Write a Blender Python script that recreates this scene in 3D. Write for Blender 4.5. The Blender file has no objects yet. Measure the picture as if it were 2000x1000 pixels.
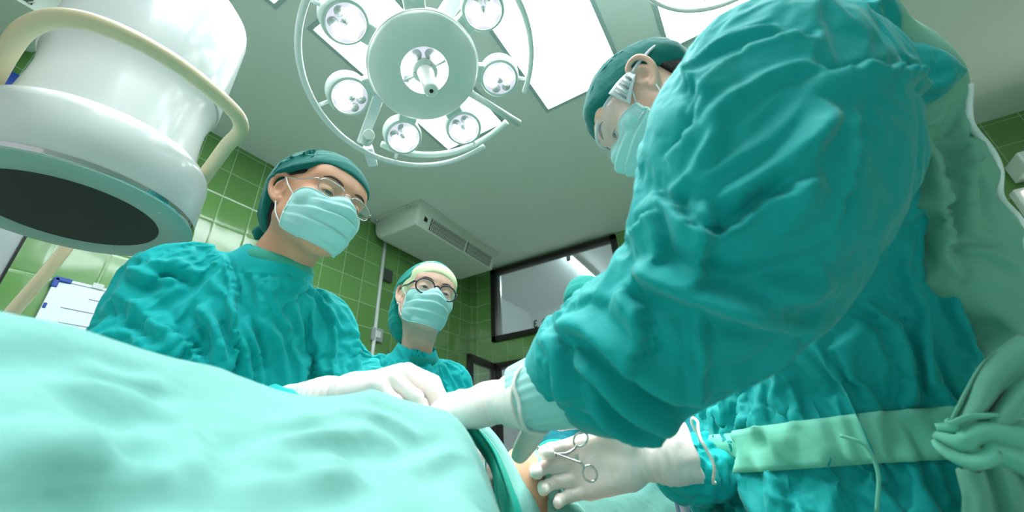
import bpy, bmesh, math, random
import numpy as np
from mathutils import Vector, Matrix
from mathutils.bvhtree import BVHTree
random.seed(4)
PI = math.pi
S = bpy.context.scene
C = S.collection
# ------------------------------------------------------------------ camera
ROT = np.array([[0.85302974, 0.26416247, 0.45006495],
                [0.52034577, -0.36484158, -0.77209514],
                [-0.03975615, 0.89280951, -0.44867653]])
CAM = np.array([0., 0., 1.0])
FOC = 790.0
cd = bpy.data.cameras.new('camera')
cam = bpy.data.objects.new('camera', cd); C.objects.link(cam)
cam.matrix_world = Matrix([[*ROT[0], CAM[0]], [*ROT[1], CAM[1]], [*ROT[2], CAM[2]], [0, 0, 0, 1]])
cd.sensor_width = 36.0
cd.lens = 36.0 * FOC / 2000.0
cd.clip_start = 0.01
cd.dof.use_dof = True
cd.dof.focus_distance = 0.95
cd.dof.aperture_fstop = 3.5
S.camera = cam
# ------------------------------------------------------------------ world, exposure
w = bpy.data.worlds.new('world'); S.world = w; w.use_nodes = True
w.node_tree.nodes['Background'].inputs[0].default_value = (0.93, 1.0, 0.98, 1)
w.node_tree.nodes['Background'].inputs[1].default_value = 0.45
S.view_settings.view_transform = 'Standard'
S.view_settings.look = 'None'
S.view_settings.exposure = 0.35
S.view_settings.gamma = 1.0
S.view_settings.use_curve_mapping = False
PANEL_E = 11.0        # ceiling light panels
LED_E = 14.0         # lit LED lenses of the operating lights
FIELD_W = 2.2        # each pod's spot on the operating field

# ------------------------------------------------------------------ helpers
def at(x, y, d):
    """point seen at pixel x, y at depth d along the view axis"""
    v = ROT @ np.array([x - 1000.0, 500.0 - y, -FOC])
    return v * d / FOC + CAM
def lin(c):
    return tuple(((v / 255.0) / 12.92 if v / 255.0 <= 0.04045 else ((v / 255.0 + 0.055) / 1.055) ** 2.4) for v in c)
def unit(v):
    v = np.asarray(v, float); return v / np.linalg.norm(v)
def tag(o, label=None, cat=None, group=None, kind=None):
    if label: o['label'] = label
    if cat: o['category'] = cat
    if group: o['group'] = group
    if kind: o['kind'] = kind
    return o
def link(name, me, mat=None, parent=None):
    o = bpy.data.objects.new(name, me); C.objects.link(o)
    if mat is not None:
        me.materials.clear()
        for m in (mat if isinstance(mat, (list, tuple)) else [mat]): me.materials.append(m)
    if parent is not None:
        o.parent = parent
        o.matrix_parent_inverse = parent.matrix_world.inverted()
    return o
def empty(name, loc, label, cat, group=None):
    o = bpy.data.objects.new(name, None); C.objects.link(o)
    o.location = loc; o.empty_display_size = 0.05
    o.matrix_world = Matrix.Translation(Vector(loc))
    return tag(o, label, cat, group)
def from_np(name, V, F, smooth=True):
    me = bpy.data.meshes.new(name)
    me.from_pydata([tuple(map(float, v)) for v in V], [], [tuple(map(int, f)) for f in F])
    me.update()
    if smooth: me.polygons.foreach_set('use_smooth', [True] * len(me.polygons))
    return me
def bm_mesh(name, bm, smooth=False):
    bmesh.ops.recalc_face_normals(bm, faces=bm.faces)
    me = bpy.data.meshes.new(name); bm.to_mesh(me); bm.free()
    if smooth: me.polygons.foreach_set('use_smooth', [True] * len(me.polygons))
    return me
def add_box(bm, c, s, M=None, bevel=0.0, seg=2):
    b2 = bmesh.new()
    bmesh.ops.create_cube(b2, size=1.0)
    for v in b2.verts: v.co = Vector((v.co.x * s[0], v.co.y * s[1], v.co.z * s[2]))
    if bevel > 0:
        bmesh.ops.bevel(b2, geom=b2.edges[:], offset=bevel, segments=seg, affect='EDGES', profile=0.5)
    T = Matrix.Translation(Vector(c)) @ (M.to_4x4() if M is not None else Matrix.Identity(4))
    vm = {}
    for v in b2.verts: vm[v.index] = bm.verts.new(T @ v.co)
    for f in b2.faces:
        try: bm.faces.new([vm[v.index] for v in f.verts])
        except ValueError: pass
    b2.free()
def box(name, c, s, mat, parent=None, M=None, bevel=0.0, seg=2):
    bm = bmesh.new(); add_box(bm, c, s, M, bevel, seg)
    me = bm_mesh(name, bm)
    return link(name, me, mat, parent)
def frame_of(n, up=(0, 0, 1)):
    n = unit(n); a = np.cross(up, n)
    if np.linalg.norm(a) < 1e-4: a = np.cross((0, 1, 0), n)
    a = unit(a); return a, np.cross(n, a), n      # right-handed a, b, n
def lathe_np(prof, c=(0, 0, 0), n=(0, 0, 1), seg=64, cap=True):
    """prof: (radius, height) list; height along n"""
    a, b, n = frame_of(n); c = np.asarray(c, float)
    V = []; F = []
    t = np.linspace(0, 2 * PI, seg, endpoint=False)
    for r, h in prof:
        for k in t: V.append(c + n * h + r * (math.cos(k) * a + math.sin(k) * b))
    for i in range(len(prof) - 1):
        for j in range(seg):
            j2 = (j + 1) % seg
            F.append((i * seg + j, i * seg + j2, (i + 1) * seg + j2, (i + 1) * seg + j))
    if cap:
        F.append(tuple(reversed(range(seg)))); F.append(tuple(range((len(prof) - 1) * seg, len(prof) * seg)))
    return V, F
def lathe(name, prof, c, n, mat, parent=None, seg=64, cap=True, sharp=None):
    V, F = lathe_np(prof, c, n, seg, cap)
    me = from_np(name, V, F)
    fixn(me)
    if sharp is not None: me.set_sharp_from_angle(angle=math.radians(sharp))
    return link(name, me, mat, parent)
def fixn(me):
    bm = bmesh.new(); bm.from_mesh(me); bmesh.ops.recalc_face_normals(bm, faces=bm.faces); bm.to_mesh(me); bm.free()
def catmull(P, n=8, closed=False):
    P = [np.asarray(p, float) for p in P]; out = []
    m = len(P)
    rng = range(m) if closed else range(m - 1)
    for i in rng:
        p0 = P[(i - 1) % m] if (closed or i > 0) else 2 * P[0] - P[1]
        p1 = P[i]; p2 = P[(i + 1) % m]
        p3 = P[(i + 2) % m] if (closed or i + 2 < m) else 2 * P[-1] - P[-2]
        for k in range(n):
            t = k / n
            out.append(0.5 * ((2 * p1) + (-p0 + p2) * t + (2 * p0 - 5 * p1 + 4 * p2 - p3) * t * t + (-p0 + 3 * p1 - 3 * p2 + p3) * t ** 3))
    if not closed: out.append(P[-1])
    return out
def tube_np(path, r, seg=10, closed=False, flat=1.0, up=None):
    P = np.array(path, float); n = len(P)
    R = np.full(n, r, float) if np.isscalar(r) else np.interp(np.linspace(0, 1, n), np.linspace(0, 1, len(r)), r)
    T = np.zeros_like(P)
    for i in range(n):
        a = P[(i - 1) % n] if (closed or i > 0) else P[i]
        b = P[(i + 1) % n] if (closed or i < n - 1) else P[i]
        T[i] = unit(b - a)
    u = np.asarray(up if up is not None else ((0, 0, 1) if abs(T[0][2]) < 0.9 else (1, 0, 0)), float)
    V = []; F = []
    for i in range(n):
        if up is not None: u = np.asarray(up, float)
        s = unit(np.cross(T[i], u)); u2 = np.cross(s, T[i])
        if up is None: u = u2
        for k in range(seg):
            q = 2 * PI * k / seg
            V.append(P[i] + R[i] * (math.cos(q) * s + flat * math.sin(q) * u2))
    for i in range(n if closed else n - 1):
        i2 = (i + 1) % n
        for k in range(seg):
            k2 = (k + 1) % seg
            F.append((i * seg + k, i * seg + k2, i2 * seg + k2, i2 * seg + k))
    if not closed:
        F.append(tuple(reversed(range(seg)))); F.append(tuple(range((n - 1) * seg, n * seg)))
    return V, F
def tube(name, path, r, mat, parent=None, seg=10, closed=False, flat=1.0, up=None):
    V, F = tube_np(path, r, seg, closed, flat, up)
    me = from_np(name, V, F); fixn(me)
    return link(name, me, mat, parent)
def merge(parts):
    V = []; F = []
    for v, f in parts:
        o = len(V); V += list(v); F += [tuple(i + o for i in q) for q in f]
    return V, F
def grid_mesh(P, thick=0.0, closed_u=False):
    """P: array nu x nv x 3 -> V, F ; with thickness both sides closed"""
    nu, nv = P.shape[:2]
    V = P.reshape(-1, 3); F = []
    for i in range(nu if closed_u else nu - 1):
        for j in range(nv - 1):
            i2 = (i + 1) % nu
            F.append((i * nv + j, i2 * nv + j, i2 * nv + j + 1, i * nv + j + 1))
    if thick <= 0: return V, F
    du = np.gradient(P, axis=0); dv = np.gradient(P, axis=1)
    N = np.cross(du, dv); N /= (np.linalg.norm(N, axis=2, keepdims=True) + 1e-12)
    V2 = (P - N * thick).reshape(-1, 3); o = nu * nv
    F2 = [tuple(reversed([q + o for q in f])) for f in F]
    E = []
    if not closed_u:
        for j in range(nv - 1):
            E.append((j, j + 1, j + 1 + o, j + o)); b = (nu - 1) * nv
            E.append((b + j + 1, b + j, b + j + o, b + j + 1 + o))
    for i in range(nu if closed_u else nu - 1):
        i2 = (i + 1) % nu
        E.append((i2 * nv, i * nv, i * nv + o, i2 * nv + o))
        E.append((i * nv + nv - 1, i2 * nv + nv - 1, i2 * nv + nv - 1 + o, i * nv + nv - 1 + o))
    return np.vstack([V, V2]), F + F2 + E

# ------------------------------------------------------------------ signed distance sculpting
class Field:
    def __init__(s, lo, hi, h):
        s.lo = np.array(lo, float); s.h = h
        s.n = np.maximum(((np.array(hi) - s.lo) / h).astype(int) + 1, 4)
        s.D = np.full(s.n, 1.0, np.float32)
    def region(s, lo, hi):
        a = np.clip(((np.asarray(lo) - s.lo) / s.h).astype(int), 0, s.n); b = np.clip(((np.asarray(hi) - s.lo) / s.h).astype(int) + 2, 0, s.n)
        sl = tuple(slice(int(p), int(q)) for p, q in zip(a, b))
        ax = [(s.lo[i] + s.h * np.arange(a[i], b[i])).astype(np.float32) for i in range(3)]
        return sl, np.stack(np.meshgrid(*ax, indexing='ij'), -1)
    def put(s, sl, d, k, op='u'):
        D = s.D[sl]
        if op == 'u':
            if k > 0:
                hh = np.clip(0.5 + 0.5 * (D - d) / k, 0, 1); s.D[sl] = D * (1 - hh) + d * hh - k * hh * (1 - hh)
            else: s.D[sl] = np.minimum(D, d)
        elif op == 's':
            if k > 0:
                hh = np.clip(0.5 - 0.5 * (D + d) / k, 0, 1); s.D[sl] = D * (1 - hh) - d * hh + k * hh * (1 - hh)
            else: s.D[sl] = np.maximum(D, -d)
        elif op == 'i':
            s.D[sl] = np.maximum(D, d)
    def cone(s, a, b, r1, r2, k=0.02, op='u', flat=None):
        """tapered capsule; flat=(axis, factor) squashes the cross-section"""
        a = np.asarray(a, np.float32); b = np.asarray(b, np.float32)
        R = max(r1, r2) * (1.0 if flat is None else max(1, 1 / flat[1])) + k + 2 * s.h
        if op == 'u': R += 0.02
        sl, P = s.region(np.minimum(a, b) - R, np.maximum(a, b) + R)
        if P.size == 0: return
        ba = b - a; q = P - a
        if flat is not None:
            ax = unit(flat[0]).astype(np.float32)
            q = q + (q @ ax)[..., None] * ax * (1 / flat[1] - 1)
            ba = ba + (ba @ ax) * ax * (1 / flat[1] - 1)
        t = np.clip((q @ ba) / (ba @ ba + 1e-9), 0, 1)
        d = np.linalg.norm(q - t[..., None] * ba, axis=-1) - (r1 + (r2 - r1) * t)
        if flat is not None: d *= min(1, flat[1]) ** 0.5
        s.put(sl, d, k, op)
    def chain(s, pts, k=0.02, op='u', flat=None):
        for (p, r), (q, r2) in zip(pts[:-1], pts[1:]): s.cone(p, q, r, r2, k, op, flat)
    def ell(s, c, r, M=None, k=0.02, op='u'):
        c = np.asarray(c, np.float32); r = np.asarray(r, np.float32)
        R = r.max() + k + 2 * s.h + (0.02 if op == 'u' else 0)
        sl, P = s.region(c - R, c + R)
        if P.size == 0: return
        q = P - c
        if M is not None: q = q @ np.asarray(M, np.float32).T      # rows of M: local axes
        kk = np.linalg.norm(q / r, axis=-1); k2 = np.linalg.norm(q / (r * r), axis=-1) + 1e-9
        s.put(sl, kk * (kk - 1) / k2, k, op)
    def plane(s, p, n, k=0.0):
        """keep what lies behind the plane"""
        sl, P = s.region(s.lo - 1, s.lo + s.n * s.h + 1)
        d = (P - np.asarray(p, np.float32)) @ unit(n).astype(np.float32)
        if k > 0:
            D = s.D; hh = np.clip(0.5 - 0.5 * (d - D) / k, 0, 1)
            s.D = (d * (1 - hh) + D * hh + k * hh * (1 - hh)).astype(np.float32)
        else: s.D = np.maximum(s.D, d)
    def mesh(s, smooth=2):
        D = s.D.copy(); D[0] = D[-1] = 1; D[:, 0] = D[:, -1] = 1; D[:, :, 0] = D[:, :, -1] = 1
        ins = D < 0; nx, ny, nz = D.shape
        c = np.zeros((nx - 1, ny - 1, nz - 1), int)
        for i in (0, 1):
            for j in (0, 1):
                for k in (0, 1): c += ins[i:nx - 1 + i, j:ny - 1 + j, k:nz - 1 + k]
        act = (c > 0) & (c < 8); idx = np.argwhere(act)
        ID = np.full(act.shape, -1, np.int64); ID[act] = np.arange(len(idx))
        acc = np.zeros((len(idx), 3)); cnt = np.zeros(len(idx))
        offs = [(i, j, k) for i in (0, 1) for j in (0, 1) for k in (0, 1)]
        for o1 in offs:
            for ax in range(3):
                if o1[ax]: continue
                o2 = list(o1); o2[ax] = 1
                d1 = D[idx[:, 0] + o1[0], idx[:, 1] + o1[1], idx[:, 2] + o1[2]]
                d2 = D[idx[:, 0] + o2[0], idx[:, 1] + o2[1], idx[:, 2] + o2[2]]
                m = (d1 < 0) != (d2 < 0)
                t = np.where(m, d1 / np.where(m, d1 - d2, 1), 0)
                p = np.array(o1, float)[None] + 0; p = np.repeat(p, len(idx), 0); p[:, ax] += t
                acc[m] += p[m]; cnt[m] += 1
        V = s.lo + s.h * (idx + acc / np.maximum(cnt, 1)[:, None])
        F = []
        for ax in range(3):
            sl1 = [slice(1, -1)] * 3; sl1[ax] = slice(0, -1); sl2 = [slice(1, -1)] * 3; sl2[ax] = slice(1, None)
            a = ins[tuple(sl1)]; b = ins[tuple(sl2)]
            e = np.argwhere(a != b)
            if not len(e): continue
            g = e.copy(); u, v = [q for q in range(3) if q != ax]
            g[:, u] += 1; g[:, v] += 1
            def cell(du, dv):
                q = g.copy(); q[:, u] -= du; q[:, v] -= dv; return ID[q[:, 0], q[:, 1], q[:, 2]]
            quad = np.stack([cell(1, 1), cell(0, 1), cell(0, 0), cell(1, 0)], 1)
            av = a[e[:, 0], e[:, 1], e[:, 2]]
            flip = av if ax != 1 else ~av
            quad[~flip] = quad[~flip][:, ::-1]
            F.append(quad)
        F = np.vstack(F)
        V = relax(V, F, smooth)
        return V, F
def relax(V, F, it, lam=0.5):
    F = np.asarray(F); E = np.vstack([F[:, [i, (i + 1) % F.shape[1]]] for i in range(F.shape[1])])
    n = len(V); deg = np.bincount(E.ravel(), minlength=n)[:, None]
    for _ in range(it):
        A = np.zeros_like(V)
        for k in range(3):
            A[:, k] = np.bincount(E[:, 0], V[E[:, 1], k], n) + np.bincount(E[:, 1], V[E[:, 0], k], n)
        V = V + lam * (A / np.maximum(deg, 1) - V)
    return V
def subdiv(V, F, lev=1):
    """linear split of quads, then a light relax: a smooth denser mesh"""
    for _ in range(lev):
        F = np.asarray(F); n = len(V)
        E = np.vstack([F[:, [0, 1]], F[:, [1, 2]], F[:, [2, 3]], F[:, [3, 0]]]); Es = np.sort(E, 1)
        key = Es[:, 0].astype(np.int64) * n + Es[:, 1]; uk, inv = np.unique(key, return_inverse=True)
        a = uk // n; b = uk % n; mid = (V[a] + V[b]) / 2
        fc = V[F].mean(1); m = len(F); e = n + inv.reshape(4, m); fi = n + len(uk) + np.arange(m)
        V = np.vstack([V, mid, fc])
        F = np.vstack([np.stack([F[:, i], e[i], fi, e[(i - 1) % 4]], 1) for i in range(4)])
        V = relax(V, F, 2, 0.5)
    return V, F
def normals(V, F):
    F = np.asarray(F); N = np.zeros_like(V)
    n = np.cross(V[F[:, 2]] - V[F[:, 0]], V[F[:, 3]] - V[F[:, 1]])
    for i in range(4):
        for k in range(3): N[:, k] += np.bincount(F[:, i], n[:, k], len(V))
    return N / (np.linalg.norm(N, axis=1, keepdims=True) + 1e-12)
_rng = np.random.RandomState(7)
_T = _rng.rand(64, 64, 64).astype(np.float32) * 2 - 1
def noise3(P):
    P = np.asarray(P); i = np.floor(P).astype(int); f = P - i; f = f * f * (3 - 2 * f)
    i0 = i % 64; i1 = (i + 1) % 64; r = 0
    for a in (0, 1):
        for b in (0, 1):
            for c in (0, 1):
                r = r + _T[(i1 if a else i0)[:, 0], (i1 if b else i0)[:, 1], (i1 if c else i0)[:, 2]] * \
                    (f[:, 0] if a else 1 - f[:, 0]) * (f[:, 1] if b else 1 - f[:, 1]) * (f[:, 2] if c else 1 - f[:, 2])
    return r
def crumple(V, F, amp, scale, dirn=None, stretch=3.0, seed=0, mask=None):
    """sharp-crested fabric wrinkles, running along dirn"""
    N = normals(V, F); Q = V.copy()
    if dirn is not None:
        d = unit(dirn); Q = Q - np.outer(Q @ d, d) * (1 - 1 / stretch)
    Q = Q * scale + seed * 11.3
    W = np.stack([noise3(Q * 0.6 + 5), noise3(Q * 0.6 + 17), noise3(Q * 0.6 + 31)], 1)
    Q = Q + W * 0.9
    a = 1 - np.abs(noise3(Q)) * 2.2; b = 1 - np.abs(noise3(Q * 1.9 + 3.7)) * 2.2
    h = 0.7 * np.maximum(a, -0.6) + 0.3 * np.maximum(b, -0.6) - 0.35
    m = 0.55 + 0.45 * noise3(V * scale * 0.35 + seed)
    if mask is not None: m = m * mask
    return V + N * (amp * h * m)[:, None]
def folds(V, F, L):
    """L: (pixel polyline, half width m, height m, kind): folds laid on the cloth where the photo shows them.
    kind 'r' ridge, 'v' valley, 's' overlapping step (raised on the left of the stroke)"""
    bv = BVHTree.FromPolygons([tuple(v) for v in V], [tuple(map(int, f)) for f in F])
    N = normals(relax(V, F, 15), F); D = np.zeros(len(V)); o = Vector(CAM)
    for pl, wd, am, kind in L:
        pts = []
        P2 = catmull([(x, y, 0) for x, y in pl], 10) if len(pl) > 2 else [np.array([*pl[0], 0.]) * (1 - t) + np.array([*pl[1], 0.]) * t for t in np.linspace(0, 1, 16)]
        for q in P2:
            d = at(q[0], q[1], 1.0) - CAM
            hit = bv.ray_cast(o, Vector(d).normalized())
            if hit[0] is not None: pts.append((np.array(hit[0]), unit(d)))
        if len(pts) < 3: continue
        P = np.array([p[0] for p in pts]); VD = np.array([p[1] for p in pts])
        seg = P[1:] - P[:-1]; sl = np.linalg.norm(seg, axis=1)
        keep = sl < 0.06
        lo = P.min(0) - 3.5 * wd; hi = P.max(0) + 3.5 * wd
        cand = np.where(((V > lo) & (V < hi)).all(1))[0]
        if not len(cand): continue
        X = V[cand]; best = np.full(len(cand), 1e9); tt = np.zeros(len(cand)); sg = np.zeros(len(cand))
        L0 = np.concatenate([[0], np.cumsum(sl)]); tot = L0[-1]
        for i in range(len(seg)):
            if not keep[i] or sl[i] < 1e-6: continue
            r = X - P[i]; t = np.clip(r @ seg[i] / (sl[i] ** 2), 0, 1)
            e = r - t[:, None] * seg[i]; d = np.linalg.norm(e, axis=1)
            side = np.cross(seg[i] / sl[i], VD[i])
            m = d < best; best[m] = d[m]; tt[m] = ((L0[i] + t * sl[i]) / tot)[m]; sg[m] = (e @ side)[m]
        taper = np.clip(np.minimum(tt, 1 - tt) * 5, 0, 1) ** 0.7
        back = (np.einsum('ij,j->i', N[cand], VD.mean(0)) < 0.35)
        x = best / wd
        if kind == 'r': p = np.exp(-x ** 2 * 1.2) * (1 - 0.25 * np.exp(-(x - 1.6) ** 2 * 3)) - 0.25 * np.exp(-(x - 1.8) ** 2 * 2)
        elif kind == 'v': p = -np.exp(-x ** 2 * 1.6) + 0.35 * np.exp(-(x - 1.7) ** 2 * 2)
        else:
            p = np.where(sg < 0, np.exp(-x / 2.2), -0.7 * np.exp(-(x / 0.8) ** 1.0 * 0.9))
        p = p * (x < 6)
        D[cand] += am * taper * p * back
    return V + N * D[:, None]

# ------------------------------------------------------------------ materials
def mat(name, col, rough=0.5, metal=0.0, spec=0.5, emit=None, estr=0.0, alpha=None, sheen=0.0, sss=0.0, coat=0.0, bump=None, trans=0.0, ior=1.45, var=0.0, varscale=3.0):
    m = bpy.data.materials.new(name); m.use_nodes = True
    nt = m.node_tree; b = nt.nodes['Principled BSDF']
    col = lin(col) if max(col) > 1.0 else col
    b.inputs['Base Color'].default_value = (*col, 1); b.inputs['Roughness'].default_value = rough
    b.inputs['Metallic'].default_value = metal; b.inputs['Specular IOR Level'].default_value = spec
    b.inputs['IOR'].default_value = ior
    if emit is not None:
        b.inputs['Emission Color'].default_value = (*(lin(emit) if max(emit) > 1 else emit), 1); b.inputs['Emission Strength'].default_value = estr
    if sheen: b.inputs['Sheen Weight'].default_value = sheen; b.inputs['Sheen Roughness'].default_value = 0.4; b.inputs['Sheen Tint'].default_value = (*[0.5 + 0.5 * c for c in col], 1)
    if sss:
        b.inputs['Subsurface Weight'].default_value = sss; b.inputs['Subsurface Radius'].default_value = (1.0, 0.3, 0.15); b.inputs['Subsurface Scale'].default_value = 0.008
    if coat: b.inputs['Coat Weight'].default_value = coat; b.inputs['Coat Roughness'].default_value = 0.1
    if trans: b.inputs['Transmission Weight'].default_value = trans
    if alpha is not None: b.inputs['Alpha'].default_value = alpha
    tc = nt.nodes.new('ShaderNodeTexCoord')
    if var > 0:
        n = nt.nodes.new('ShaderNodeTexNoise'); n.inputs['Scale'].default_value = varscale; n.inputs['Detail'].default_value = 4
        nt.links.new(tc.outputs['Object'], n.inputs['Vector'])
        r = nt.nodes.new('ShaderNodeMix'); r.data_type = 'RGBA'
        r.inputs[6].default_value = (*[c * (1 - var) for c in col], 1); r.inputs[7].default_value = (*[min(1, c * (1 + var)) for c in col], 1)
        nt.links.new(n.outputs['Fac'], r.inputs[0]); nt.links.new(r.outputs[2], b.inputs['Base Color'])
    if bump:
        prev = None
        for sc, st, dist in bump:
            n = nt.nodes.new('ShaderNodeTexNoise'); n.inputs['Scale'].default_value = sc; n.inputs['Detail'].default_value = 3
            nt.links.new(tc.outputs['Object'], n.inputs['Vector'])
            bp = nt.nodes.new('ShaderNodeBump'); bp.inputs['Strength'].default_value = st; bp.inputs['Distance'].default_value = dist
            nt.links.new(n.outputs['Fac'], bp.inputs['Height'])
            if prev is not None: nt.links.new(prev.outputs['Normal'], bp.inputs['Normal'])
            prev = bp
        nt.links.new(prev.outputs['Normal'], b.inputs['Normal'])
    return m
M = {}
FB = [(90, 0.22, 0.003), (900, 0.2, 0.0006)]
M['gown'] = mat('gown_teal_cotton', (4, 184, 184), 0.75, sheen=0.3, spec=0.3, bump=FB, var=0.06)
M['gown_near'] = mat('gown_green_cotton', (0, 160, 158), 0.66, sheen=0.35, spec=0.3, bump=FB, var=0.05)
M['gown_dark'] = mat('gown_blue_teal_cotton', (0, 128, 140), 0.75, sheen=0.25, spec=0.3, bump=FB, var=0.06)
M['cap'] = mat('cap_dark_green_cotton', (10, 108, 100), 0.8, sheen=0.3, spec=0.3, bump=FB, var=0.08)
M['cap_teal'] = mat('cap_teal_cotton', (10, 150, 138), 0.8, sheen=0.3, spec=0.3, bump=FB, var=0.06)
M['collar'] = mat('collar_pale_green_cotton', (70, 172, 150), 0.8, sheen=0.2, spec=0.3, bump=FB)
M['pale_green'] = mat('scrub_pale_green_cotton', (112, 180, 156), 0.8, sheen=0.3, spec=0.3, bump=FB, var=0.05)
M['belt'] = mat('belt_green_cotton', (120, 205, 178), 0.8, sheen=0.3, spec=0.3, bump=FB, var=0.06)
M['drape'] = mat('drape_mint_cotton', (128, 188, 178), 0.85, sheen=0.3, spec=0.2, bump=[(25, 0.4, 0.01), (700, 0.15, 0.0006)], var=0.05)
M['hem'] = mat('drape_hem_shaded', (20, 160, 140), 0.8, sheen=0.2, spec=0.2, bump=FB)  # drape green deepened: the weaker light on the fold is put into the colour
M['blue_drape'] = mat('drape_blue_cloth', (60, 175, 195), 0.8, sheen=0.2, spec=0.2, bump=FB, var=0.05)
M['mask'] = mat('mask_aqua_nonwoven', (172, 224, 220), 0.8, sheen=0.2, spec=0.2, bump=[(500, 0.25, 0.001)], var=0.03)
M['mask_edge'] = mat('mask_white_binding', (215, 240, 236), 0.8, spec=0.2)
M['elastic'] = mat('white_elastic', (225, 232, 235), 0.7)
M['glove'] = mat('white_latex_glove', (246, 234, 228), 0.42, spec=0.4, sss=0.15, bump=[(70, 0.35, 0.002), (260, 0.2, 0.0008)])
M['glove_lilac'] = mat('lilac_latex_glove', (206, 208, 226), 0.45, spec=0.4, bump=[(70, 0.4, 0.002)])
M['skin'] = mat('skin_tan', (216, 160, 128), 0.48, sss=0.12, spec=0.4, bump=[(400, 0.12, 0.0008)], var=0.05, varscale=20)
M['skin_fair'] = mat('skin_fair', (232, 186, 164), 0.45, sss=0.2, spec=0.4, bump=[(400, 0.12, 0.0008)], var=0.05, varscale=20)
M['skin_patient'] = mat('skin_patient', (232, 180, 148), 0.5, sss=0.15, spec=0.3, bump=[(200, 0.1, 0.001)])
M['hair'] = mat('black_hair', (28, 22, 20), 0.55, spec=0.4, bump=[(300, 0.6, 0.002)])
M['brow'] = mat('brow_hair', (70, 50, 42), 0.7, bump=[(500, 0.6, 0.001)])
M['eye'] = mat('eye_white', (225, 215, 210), 0.15)
M['iris'] = mat('iris_dark_brown', (35, 22, 16), 0.1)
M['metal'] = mat('polished_metal', (205, 205, 208), 0.18, metal=1.0)
M['steel'] = mat('instrument_steel', (215, 212, 210), 0.22, metal=1.0)
M['black_frame'] = mat('dark_plum_acetate', (38, 22, 38), 0.25, coat=0.5)
M['clear'] = mat('clear_polycarbonate', (235, 240, 240), 0.05, trans=0.0, alpha=0.14, spec=0.8)
M['frost'] = mat('frosted_polycarbonate', (225, 232, 235), 0.2, alpha=0.75)
M['lens'] = mat('spectacle_lens', (200, 225, 215), 0.02, alpha=0.12, spec=0.8)
M['white_paint'] = mat('white_enamel', (226, 234, 232), 0.32, coat=0.3)
M['scope_white'] = mat('warm_white_enamel', (204, 210, 208), 0.28, coat=0.4)
M['scope_blue'] = mat('cool_white_enamel', (204, 224, 224), 0.35, coat=0.2)
M['cream'] = mat('cream_handle_coating', (222, 206, 168), 0.4, coat=0.2)
M['dark_disc'] = mat('detector_cover_black', (36, 42, 40), 0.5, spec=0.3, bump=[(600, 0.1, 0.0005)])
M['chrome'] = mat('chrome_band', (220, 225, 228), 0.08, metal=1.0)
M['scope_rim'] = mat('detector_rim_grey', (150, 180, 168), 0.45)
M['lamp_grey'] = mat('lamp_housing_grey', (206, 222, 214), 0.4, coat=0.2)
M['led_base'] = mat('led_tray', (210, 206, 216), 0.3, emit=(225, 220, 235), estr=0.6)
M['led_on'] = mat('led_lit_lens', (255, 255, 255), 0.3, emit=(255, 255, 255), estr=LED_E)
M['led_off'] = mat('led_faceted_lens', (205, 215, 215), 0.08, metal=0.7, bump=[(420, 1.0, 0.004)])
M['panel'] = mat('ceiling_light_diffuser', (250, 252, 252), 0.5, emit=(240, 250, 255), estr=PANEL_E)
M['panel_frame'] = mat('light_frame_blue_grey', (160, 182, 182), 0.5)
M['black'] = mat('black_plastic', (18, 20, 22), 0.4)
M['alu_dark'] = mat('dark_bronze_aluminium', (42, 38, 36), 0.4, metal=0.3)
M['ac'] = mat('air_conditioner_plastic', (196, 208, 196), 0.45)
M['ac_dark'] = mat('grille_dark', (60, 70, 64), 0.6)
M['pipe'] = mat('pvc_pipe_white', (205, 212, 208), 0.4)
M['ceiling'] = mat('ceiling_paint_grey_green', (208, 222, 214), 0.6, bump=[(8, 0.05, 0.01)], var=0.02, varscale=1.5)
M['floor'] = mat('grey_vinyl_floor', (190, 205, 198), 0.35, var=0.08)
M['corridor'] = mat('corridor_wall_paint', (196, 206, 206), 0.7)
M['tube_on'] = mat('fluorescent_tube', (255, 255, 255), 0.4, emit=(225, 250, 255), estr=22.0)
M['board'] = mat('whiteboard_surface', (226, 234, 244), 0.35)
M['board_line'] = mat('board_printed_line', (110, 122, 140), 0.6)
M['blue_plastic'] = mat('blue_plastic', (20, 70, 160), 0.4)
M['plate'] = mat('grey_plastic_plate', (150, 160, 158), 0.4)
M['green_text'] = mat('dark_green_vinyl', (12, 64, 48), 0.5)
M['glow'] = mat('small_lamp_glow', (255, 240, 225), 0.4, emit=(255, 225, 200), estr=4.0)
M['lightbox'] = mat('viewer_lightbox', (255, 250, 240), 0.4, emit=(255, 248, 236), estr=2.5)
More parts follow.
